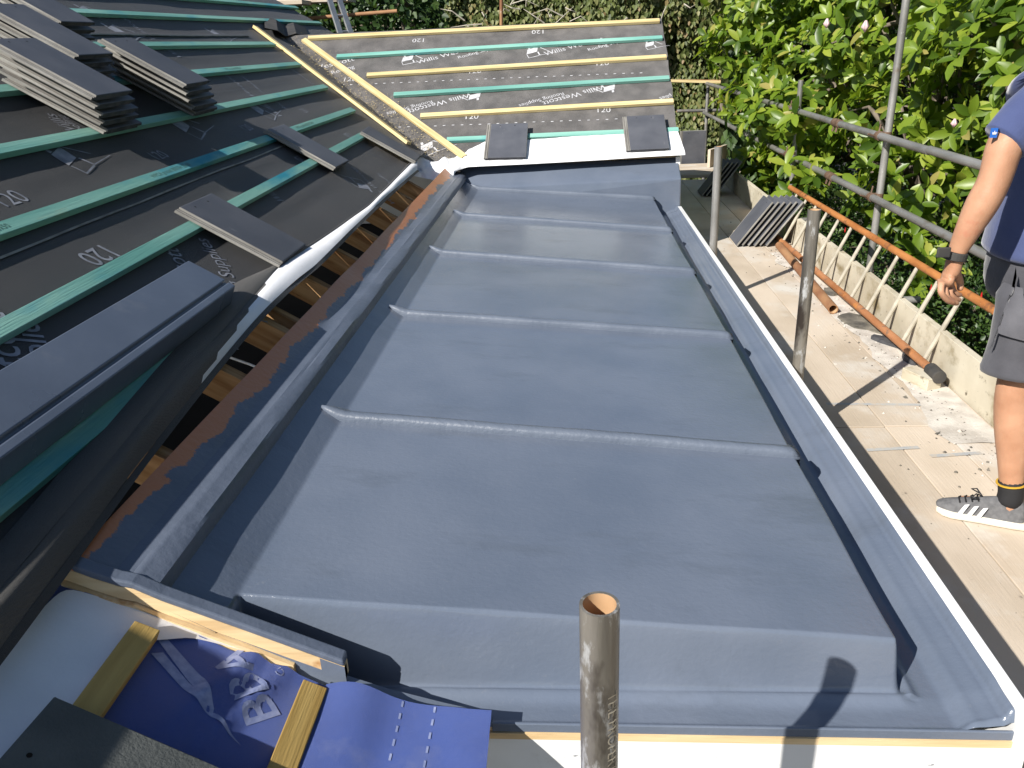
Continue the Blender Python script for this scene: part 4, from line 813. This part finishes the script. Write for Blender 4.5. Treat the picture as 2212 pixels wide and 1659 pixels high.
P['nose'] = (1.445, 2.68, 1.345, .012); ED.append(('head', 'nose')); 
for sgn, k in ((-1, 'a'), (1, 'b')): P['ear'+k] = (1.55, 2.68+sgn*.088, 1.35, .016); ED.append(('head', 'ear'+k))
body = skinned('body', P, ED, m_skin, man)
skinned('hair', {'a': (1.55, 2.68, 1.40, .088), 'b': (1.56, 2.68, 1.435, .078), 'c': (1.59, 2.68, 1.36, .06)}, [('a', 'b'), ('a', 'c')], m_hair, man)
for s in (-1, 1): MB().tube([(1.458, 2.68+s*.033, 1.362), (1.448, 2.68+s*.033, 1.362)], .011, 10).build('eye', m_black, man)
MB().tube([(1.462, 2.655, 1.29), (1.455, 2.68, 1.287), (1.462, 2.705, 1.29)], .005, 6).build('mouth', m_petal, man)
# T-shirt
def loft(rings, n=20, caps=True):                   # rings: (x, y, z, half depth, half width[, tilt]) stacked ellipses
    V = []; Fc = []
    for r in rings:
        x, y, z, a, b = r[:5]; d = Vector(r[5]) if len(r) > 5 else Vector((0, 0, 1)); d.normalize(); ux = Vector((1, 0, 0)); ux = (ux-d*ux.dot(d)).normalized(); uy = d.cross(ux)
        for k in range(n): t = 2*math.pi*k/n; V.append(Vector((x, y, z))+ux*a*math.cos(t)+uy*b*math.sin(t))
    for i in range(len(rings)-1):
        for k in range(n): Fc.append((i*n+k, i*n+(k+1) % n, (i+1)*n+(k+1) % n, (i+1)*n+k))
    if caps: Fc += [tuple(range(n))[::-1], tuple(range((len(rings)-1)*n, len(rings)*n))]
    return V, Fc
def cloth(name, lofts, mt, parent):
    mb = MB(); [mb.add(*loft(l)) for l in lofts]; o = mb.build(name, mt, parent, smooth=True); me = o.data
    bm = bmesh.new(); bm.from_mesh(me); bmesh.ops.subdivide_edges(bm, edges=bm.edges, cuts=1, use_grid_fill=True, smooth=.6); bm.to_mesh(me); bm.free(); me.polygons.foreach_set('use_smooth', [True]*len(me.polygons)); return o
hv = Vector(h_); sv = Vector(s_); ad_ = (sv-hv); md = hv.lerp(sv, .5)
shirt = cloth('t_shirt', [[(1.50, 2.68, .575, .135, .185), (1.50, 2.68, .60, .14, .19), (1.51, 2.68, .74, .125, .175), (1.525, 2.68, .92, .125, .19), (1.54, 2.68, 1.04, .115, .205), (1.545, 2.68, 1.11, .095, .16), (1.545, 2.68, 1.15, .07, .09), (1.545, 2.68, 1.165, .06, .07)],
    [(*(hv-ad_*.02), .066, .058, ad_), (*(hv+ad_*.03), .067, .059, ad_), (*md, .072, .066, ad_), (*sv, .078, .07, ad_), (*(sv+Vector((0, .1, .0))), .08, .07, (0, 1, .1))],
    [(1.60, 2.93, .93, .066, .058, (-.3, -.2, 1)), (1.57, 2.90, 1.03, .07, .062, (-.3, -.3, 1)), (1.55, 2.84, 1.09, .075, .066, (0, -1, .5)), (1.55, 2.76, 1.09, .075, .066, (0, -1, .2))]], m_navy, man)
def wrinkle(o, amp, sc_, stretch=(1, 1, 1)):
    me = o.data; me.update()
    for v in me.vertices: v.co += v.normal*amp*noise.noise(Vector((v.co.x*sc_*stretch[0], v.co.y*sc_*stretch[1], v.co.z*sc_*stretch[2])))
wrinkle(shirt, .011, 8, (1, 1, .7))
pt = Vector(W(2147, 287, 2.425)); m_tab = mat('blue_tab', (.02, .13, .5), rough=.6); m_whi = mat('white_mark', (.75, .75, .75), rough=.6)
tb = MB().box((-.009, -.002, -.013), (.009, .002, .013), Matrix.Translation(pt)).build('sleeve_tab', m_tab, shirt)
mesh('sleeve_mark', [pt+Vector(q) for q in ((-.005, -.0035, -.004), (.005, -.0035, -.004), (.006, -.0035, .003), (.002, -.0035, .001), (0, -.0035, .007), (-.002, -.0035, .001), (-.006, -.0035, .003))], [tuple(range(7))], m_whi, shirt)
# shorts with pockets
sh = cloth('shorts', [[(1.515, 2.68, .615, .125, .175), (1.515, 2.68, .56, .135, .185), (1.515, 2.68, .47, .13, .19), (1.515, 2.68, .42, .10, .16)],
    [(1.505, 2.59, .50, .12, .10), (1.49, 2.565, .42, .125, .105), (1.475, 2.56, .32, .115, .10), (1.465, 2.555, .235, .112, .098), (1.465, 2.555, .215, .113, .099), (1.465, 2.555, .212, .10, .085)],
    [(1.54, 2.77, .50, .12, .10), (1.58, 2.79, .42, .12, .10), (1.68, 2.79, .32, .11, .098), (1.76, 2.79, .23, .108, .095), (1.77, 2.79, .21, .10, .085)]], m_short, man); wrinkle(sh, .009, 11)
def patch(nm, pxs, y, th, mt, par):
    a, b, c, d = [Vector(W(*p, 2.45)) for p in pxs]; n = 9; V = []
    for i in range(n+1):
        for j in range(n+1):
            p = a.lerp(b, j/n).lerp(d.lerp(c, j/n), i/n); cx = 1.465+max(0, min(.28, p.z-.22))*.145; q = max(-.97, min(.97, (p.x-cx)/.128))
            e = min(i, n-i, j, n-j)/n; V.append(Vector((cx+.128*q-.012, 2.56-.112*math.sqrt(1-q*q)-.004-th*min(1, e*5), p.z)))
    return mesh(nm, V, [(i*(n+1)+j, i*(n+1)+j+1, (i+1)*(n+1)+j+1, (i+1)*(n+1)+j) for i in range(n) for j in range(n)], mt, par, smooth=True)
patch('holster_pocket', [(2118, 608), (2165, 590), (2150, 672), (2118, 655)], 2.47, .016, m_pocket, sh)
patch('pocket_flap', [(2120, 690), (2172, 698), (2166, 726), (2120, 716)], 2.465, .010, m_pocket, sh)
patch('pocket', [(2120, 722), (2164, 731), (2162, 775), (2122, 768)], 2.468, .010, m_pocket, sh)
patch('rear_pocket', [(2186, 628), (2235, 632), (2235, 740), (2180, 735)], 2.462, .010, m_pocket, sh)
m_red2 = mat('red_stitch', (.4, .05, .05), rough=.7)
# watch
wv = Vector(w_); wd_ = (Vector(P['Lp'][:3])-wv).normalized()
MB().tube([wv-wd_*.012, wv+wd_*.012], .034, 24).build('watch_strap', m_rubber, man, bevel=.003)
MB().box((-.019, -.006, -.015), (.019, .004, .015), Matrix.Translation(Vector(W(2038, 545, 2.41)))).build('watch_face', m_rubber, man, bevel=.003)
# socks and trainers
for s, y0, dx in (('L', 2.57, 0), ('R', 2.78, .44)):
    a, h2 = Vector(P[s+'an'][:3]), Vector(P[s+'cb'][:3]); top = a.lerp(h2, .75)
    sk_ = skinned('sock', {'t': (*top, .0475), 'm': (*a.lerp(h2, .35), .044), 'a': (*a, .044), 'h': (a.x-.012, a.y, a.z-.035, .045)}, [('t', 'm'), ('m', 'a'), ('a', 'h')], m_black, man)
    m_yel = mat('yellow_band', (.55, .33, .03), rough=.8) if s == 'L' else m_yel
    bt = a.lerp(h2, .5); ax = (h2-a).normalized(); MB().tube([bt-ax*.002, bt+ax*.002], .0468, 28).build('yellow_band', m_yel, sk_)
    # shoe: lofted along its own length, toe towards -x and slightly away
    heel = Vector((a.x+.045, a.y-.035, PZ)); toe = Vector((a.x-.205, a.y+.085, PZ)); L_ = (toe-heel).length; fx = (toe-heel)/L_; fy = Vector((0, 0, 1)).cross(fx)
    st = [(0, .030, .085, .030), (.04, .036, .105, .032), (.10, .038, .100, .034), (.14, .040, .088, .036), (.2, .046, .068, .040), (.235, .048, .056, .045), (.265, .040, .046, .038), (.288, .020, .036, .018)]
    V = []; Fc = []; n = 16
    for (x, wi, hi, wt) in st:
        x = x*L_/.288
        for k in range(n):
            an = 2*math.pi*k/n; yy_ = math.cos(an)*(wi if math.sin(an) < .3 else wi*.82); zz = .024+max(0, math.sin(an))*(hi-.024) if math.sin(an) > 0 else .024
            V.append(heel+fx*x+fy*yy_+Vector((0, 0, zz)))
    for i in range(len(st)-1):
        for k in range(n): Fc.append((i*n+k, i*n+(k+1) % n, (i+1)*n+(k+1) % n, (i+1)*n+k))
    Fc += [tuple(range(n))[::-1], tuple(range((len(st)-1)*n, len(st)*n))]
    so_ = mesh('shoe', V, Fc, m_shoe, man, smooth=True); u = so_.modifiers.new('s', 'SUBSURF'); u.levels = u.render_levels = 2
    out = []
    for (x, wi, hi, wt) in st: out.append((x*L_/.288, wi+.006))
    poly = [heel+fx*(x-.004)+fy*w2+Vector((0, 0, .001)) for x, w2 in out]+[heel+fx*(x-.004)-fy*w2+Vector((0, 0, .001)) for x, w2 in out[::-1]]
    o = MB().prism(poly, (0, 0, .026)).build('sole', m_sole, so_); b = o.modifiers.new('bevel', 'BEVEL'); b.width = .008; b.segments = 3
    sgn = 1 if s == 'L' else -1
    for j in range(3):                              # three pale bars on the outer side
        x = .135+j*.028; q = heel+fx*x; yv = fy*sgn
        nn2 = [q+yv*.0465+Vector((0, 0, .030)), q+fx*.014+yv*.0475+Vector((0, 0, .030)), q+fx*(.014-.016)+yv*.040+Vector((0, 0, .062)), q-fx*.016+yv*.0385+Vector((0, 0, .066))]
        MB().prism(nn2, yv*.004).build('side_bar', m_whi, so_)
    for j in range(4): q = heel+fx*(.15+.018*j)+Vector((0, 0, .078-.0065*j)); MB().tube([q+fy*.024, q+Vector((0, 0, .008))+fx*.006, q-fy*.024], .0028, 6).build('lace', m_black, so_)
    q = heel+fx*.14+Vector((0, 0, .086)); 
    for sg in (-1, 1): MB().tube([q, q+fx*.02+fy*sg*.02+Vector((0, 0, .016)), q+fx*.035+fy*sg*.035+Vector((0, 0, .004)), q+fx*.01+fy*sg*.02], .0026, 6).build('lace', m_black, so_)

# ================================================================== plants
rng = np.random.default_rng(11)
def leaf_template(kind):
    if kind == 'big':   # long leaf with a folded midrib
        ts = [0, .12, .38, .68, .9, 1]; ws = [.02, .12, .2, .19, .09, 0]; V = []; Fc = []
        for t, w2 in zip(ts, ws): z = -.18*t*t; V += [(t, -w2, z+w2*.35), (t, 0, z), (t, w2, z+w2*.35)]
        for i in range(5): a = i*3; Fc += [(a, a+3, a+4, a+1), (a+1, a+4, a+5, a+2)]
        return np.array(V), Fc
    if kind == 'heart': return np.array([(0, 0, 0), (.25, -.34, .05), (.7, -.22, .02), (1, 0, -.08), (.7, .22, .02), (.25, .34, .05)]), [(0, 1, 2, 3), (0, 3, 4, 5)]
    return np.array([(0, 0, 0), (.45, -.27, .06), (1, 0, -.05), (.45, .27, .06)]), [(0, 1, 2), (0, 2, 3)]
def norm(a): return a/np.maximum(1e-9, np.linalg.norm(a, axis=-1, keepdims=True))
def leaves(name, pos, dirs, nrm, size, kind, mt, parent=None):
    Vt, Ft = leaf_template(kind); N = len(pos); d = norm(dirs); y = norm(np.cross(nrm, d)); z = np.cross(d, y)
    V = (pos[:, None]+size[:, None, None]*(Vt[None, :, 0, None]*d[:, None]+Vt[None, :, 1, None]*y[:, None]+Vt[None, :, 2, None]*z[:, None])).reshape(-1, 3)
    off = (np.arange(N)*len(Vt))[:, None]; loops = []; tot = []
    me = bpy.data.meshes.new(name); ft = Ft; L = np.concatenate([(off+np.array(f)[None]).reshape(N, -1) for f in ft], 1).ravel(); ln = np.tile([len(f) for f in ft], N)
    if parent is not None: V = V-np.array(WM[parent.name].translation)
    me.vertices.add(len(V)); me.vertices.foreach_set('co', V.ravel()); me.loops.add(len(L)); me.loops.foreach_set('vertex_index', L); me.polygons.add(len(ln)); me.polygons.foreach_set('loop_start', np.concatenate([[0], np.cumsum(ln)[:-1]])); me.polygons.foreach_set('loop_total', ln)
    me.materials.append(mt); me.update(calc_edges=True); me.validate()
    if kind == 'big': me.polygons.foreach_set('use_smooth', [True]*len(me.polygons))
    o = bpy.data.objects.new(name, me); return link(o, parent, WM[parent.name].copy() if parent is not None else None)
def blob_pts(blobs, n, shell=.55):
    w_ = np.array([b[1][0]*b[1][1]*b[1][2] for b in blobs])**.67; w_ /= w_.sum(); out = []; nr_ = []
    for b, k in zip(blobs, (w_*n).astype(int)):
        d = norm(rng.normal(size=(k, 3))); r = shell+(1-shell)*rng.random(k)**.6; bump = 1+.18*np.array([noise.noise(Vector(tuple(q*2.2+b[0][0]))) for q in d])
        out.append(np.array(b[0])+d*np.array(b[1])*(r*bump)[:, None]); nr_.append(d)
    return np.concatenate(out), np.concatenate(nr_)
def branches(parent, base, blobs, r0, mt, nsub=7, nm='trunk'):
    mb = MB(); base = Vector(base); sd = random.random()*90
    for b in blobs:
        c = Vector(b[0]); mid = base.lerp(c, .5)+Vector((noise.noise(c)*.4, noise.noise(c*1.3)*.4, .2)); pts = [base.lerp(mid, t).lerp(mid.lerp(c, t), t) for t in (0, .2, .4, .6, .8, 1)]
        mb.tube(pts, [r0*(1-.75*k/5) for k in range(6)], 8)
        for _ in range(nsub):
            d = Vector(norm(np.array([random.gauss(0, 1) for _ in range(3)]))); e = c+Vector((d.x*b[1][0], d.y*b[1][1], d.z*b[1][2]))*.85; m1 = c.lerp(e, .5)+Vector((random.gauss(0, .06), random.gauss(0, .06), random.gauss(.05, .06)))
            s = pts[random.choice((3, 4, 5))]; mb.tube([s, s.lerp(m1, .6), m1, e], [r0*.32, r0*.22, r0*.15, r0*.05], 6)
    return mb.build(nm, mt, parent, smooth=True)
# the magnolia beyond the guard rails
mg = thing('magnolia_tree', 'magnolia with big glossy bright green leaves leaning over the guard rails', 'tree', (4.2, 7.2, GZ))
MBL = [((3.55, 4.9, 1.75), (1.05, 1.5, 1.25)), ((3.3, 3.6, 1.05), (.75, 1.0, .8)), ((3.25, 6.3, 1.0), (.8, 1.1, .75)), ((3.7, 7.3, 2.0), (1.2, 1.8, 1.2)), ((3.3, 8.6, 1.35), (1.05, 1.3, .75)), ((2.75, 9.6, .95), (.7, 1.0, .42)), ((3.2, 10.2, 2.2), (1.3, 1.6, 1.0)), ((2.75, 7.6, .5), (.45, .8, .35)), ((2.6, 6.6, .1), (.4, .5, .3)), ((2.0, 9.3, .58), (.32, 1.1, .24)), ((2.12, 8.15, .60), (.22, .5, .2)), ((2.05, 7.4, .06), (.2, .42, .2)), ((2.35, 10.7, 1.75), (.75, 1.2, .6)), ((2.1, 10.5, 1.15), (.5, .9, .32)), ((3.0, 5.2, .45), (.5, .9, .4)), ((2.35, 8.9, .25), (.3, .9, .3)), ((2.1, 9.5, -.05), (.22, .45, .3)), ((2.5, 5.9, -.3), (.2, .4, .15))]
branches(mg, (4.3, 7.2, GZ), MBL[:6]+MBL[6:8], .10, m_bark, 9)
cp, cn = blob_pts(MBL, 2700, .62); keepm = (cp[:, 0] > 2.12) | (cp[:, 1] > 6.95); cp, cn = cp[keepm], cn[keepm]
tw = norm(cn*.8+np.array([-.35, -.35, .55])+rng.normal(size=cn.shape)*.35)
pos = []; dr = []; nr_ = []; sz = []
for c, t in zip(cp, tw):
    a = norm(np.cross(t, [.3, .1, 1.])); b = np.cross(t, a); k = rng.integers(5, 9); ph = rng.random()*6
    for j in range(k):
        an = ph+j*2.4; sp = rng.uniform(.75, 1.35); d = t*math.cos(sp)+(a*math.cos(an)+b*math.sin(an))*math.sin(sp); d[2] -= .12
        pos.append(c+t*rng.uniform(-.03, .03)); dr.append(d); nr_.append(t+np.array([0, 0, .25])); sz.append(rng.uniform(.09, .185))
leaves('crown', np.array(pos), np.array(dr), np.array(nr_), np.array(sz), 'big', m_mag, mg)
for px, y, sz_ in (((1785, 60), 5.9, .035), ((2060, 275), 4.7, .028), ((1868, 68), 5.7, .04)):
    c = on(*px, 1, y); f = MB()
    for k in range(5): a = k*1.256; f.tube([c, c+Vector((math.cos(a)*sz_*.35, math.sin(a)*sz_*.35, sz_*.7)), c+Vector((math.cos(a)*sz_*.1, math.sin(a)*sz_*.1, sz_*1.6))], [sz_*.12, sz_*.32, sz_*.05], 6)
    f.build('flower_bud', m_petal, mg, smooth=True)
def leafy(name, label, cat, blobs, n, kind, mt, smin, smax, base, r0, core=True, droop=0, shell=.6, group=None, nsub=6, nm='trunk'):
    t = thing(name, label, cat, (base[0], base[1], GZ), group); branches(t, base, blobs, r0, m_bark, nsub, nm)
    p, nn_ = blob_pts(blobs, n, shell); d = norm(nn_*.7+rng.normal(size=p.shape)*.6+np.array([0, 0, -droop])); leaves('crown' if cat == 'tree' else 'foliage', p, d, norm(nn_+rng.normal(size=p.shape)*.5+np.array([0, -.2, .2])), rng.uniform(smin, smax, len(p)), kind, mt, t)
    return t
# shaded growth behind and below it
leafy('dark_tree', 'dark leafy tree added behind the magnolia to block the light', 'tree', [((5.2, 5.0, .8), (1.4, 2.4, 2.6)), ((5.3, 9.5, 1.2), (1.6, 2.8, 2.6)), ((4.9, 13.5, 1.6), (1.8, 2.0, 2.6)), ((4.6, 1.6, .8), (1.2, 2.0, 2.4)), ((3.9, 6.6, -1.2), (.8, 2.6, 1.0))], 26000, 'heart', m_dkl, .07, .13, (5.3, 8, GZ), .14, shell=.35)  # dark leaf mass added behind the magnolia to block light
fu = leafy('fuchsia_bush', 'dense small leaved bush with tiny red flowers below the lower guard rail', 'bush', [((2.75, 5.1, -.75), (.55, 1.5, .75)), ((2.7, 3.7, -.75), (.5, 1.0, .65)), ((2.7, 7.2, -.45), (.5, 1.1, .6)), ((2.6, 8.6, -.45), (.4, .9, .55))], 26000, 'small', m_fus, .025, .05, (3.0, 5.5, GZ), .03, shell=.4, nm='stems')
for k in range(11):
    c = Vector((random.uniform(2.2, 2.45), random.uniform(3.6, 7.4), random.uniform(-.6, -.05))); MB().tube([c, c-Vector((0, 0, .03)), c-Vector((0, 0, .045))], [.002, .006, .0015], 6).build('red_flower', m_red, fu)
# drooping hedge behind the gable
def curtain(name, label, cat, x0, x1, y0, z0, z1, n, mt, smin, smax, depth=.7, sd=0, kind='heart', base=None):
    t = thing(name, label, cat, base or ((x0+x1)/2, y0+1, GZ)); m_ = MB()
    for k in range(10): x = x0+(x1-x0)*(k+.5)/10; m_.tube([(x, y0+.9, GZ), (x+.1, y0+.8, 0), (x-.1, y0+.6, z1-.6)], [.07, .05, .02], 7)
    m_.build('stems', m_bark, t, smooth=True)
    x = rng.uniform(x0, x1, n); z = rng.uniform(z0, z1, n); b = np.array([noise.noise(Vector((a*.9, c*.7, sd)))+.5*noise.noise(Vector((a*2.6, c*1.7, sd+4))) for a, c in zip(x, z)])
    y = y0+depth*.7*b*1.2+rng.exponential(.16, n); p = np.stack([x, y, z], 1)
    d = norm(np.stack([rng.normal(0, .35, n), rng.normal(-.15, .3, n), -np.ones(n)], 1)); nn_ = norm(np.stack([rng.normal(-.3, .5, n), -np.ones(n), rng.normal(.35, .4, n)], 1)); leaves('foliage', p, d, nn_, rng.uniform(smin, smax, n), kind, mt, t)
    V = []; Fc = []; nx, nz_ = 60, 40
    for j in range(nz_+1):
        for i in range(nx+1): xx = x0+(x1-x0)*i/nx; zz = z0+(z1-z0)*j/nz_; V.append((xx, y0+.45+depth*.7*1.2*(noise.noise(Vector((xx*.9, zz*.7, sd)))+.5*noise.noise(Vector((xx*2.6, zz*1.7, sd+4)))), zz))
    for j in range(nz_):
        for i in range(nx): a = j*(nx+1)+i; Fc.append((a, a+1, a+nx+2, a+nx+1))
    V2 = [(a, b_+.25, c) for a, b_, c in V]; M_ = len(V); mesh('shade_backing', V+V2, Fc+[tuple(i+M_ for i in f)[::-1] for f in Fc], m_core, t, smooth=True); return t  # dark sheet whose colour carries the shade deep in the foliage
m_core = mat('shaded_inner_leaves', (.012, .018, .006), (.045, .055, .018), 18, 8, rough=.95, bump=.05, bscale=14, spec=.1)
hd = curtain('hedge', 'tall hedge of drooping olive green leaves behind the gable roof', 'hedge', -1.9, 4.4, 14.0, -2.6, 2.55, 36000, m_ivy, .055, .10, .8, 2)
for k in range(26):
    c = on(random.uniform(1000, 1480), random.uniform(-10, 75), 1, 13.55); e = c+Vector((random.uniform(-.5, .5), 0, random.uniform(-.15, .35))); mid = c.lerp(e, .5)+Vector((0, -.05, random.uniform(-.1, .1))); MB().tube([c, mid, e], [.012, .008, .003], 5).build('dead_twig', m_twig, hd)
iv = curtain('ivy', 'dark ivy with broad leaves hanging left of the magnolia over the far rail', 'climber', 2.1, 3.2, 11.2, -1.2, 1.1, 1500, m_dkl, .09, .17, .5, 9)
leafy('dark_tree', 'dark green tree beyond the roof verge at the top left of centre', 'tree', [((-3.2, 15.5, .8), (1.9, 1.4, 2.3)), ((-1.6, 15.2, .4), (1.1, 1.2, 2.2)), ((-5.4, 16, 1.2), (2.2, 1.6, 2.4)), ((-8.5, 17, 1.5), (2.6, 2, 2.6)), ((-2.6, 15.0, 1.8), (1.7, 1.2, 1.4))], 24000, 'heart', m_dkl2 if 'm_dkl2' in globals() else m_dkl, .09, .15, (-3, 15.8, GZ), .16, shell=.45)
bk = leafy('dark_tree', 'far row of dark trees closing the view behind the hedge', 'tree', [((-9, 24, 0), (4, 2, 4)), ((-3, 23, 0), (4, 2, 3.4)), ((3, 23, 0), (4, 2, 3.4)), ((9, 22, 2), (4, 3, 5)), ((11, 14, 3), (3, 5, 6)), ((10, 6, 3), (3, 5, 6)), ((9, 0, 3), (3, 4, 5)), ((-15, 24, 4), (4, 3, 7))], 26000, 'heart', m_dkl, .25, .5, (2, 24, GZ), .3, shell=.5)
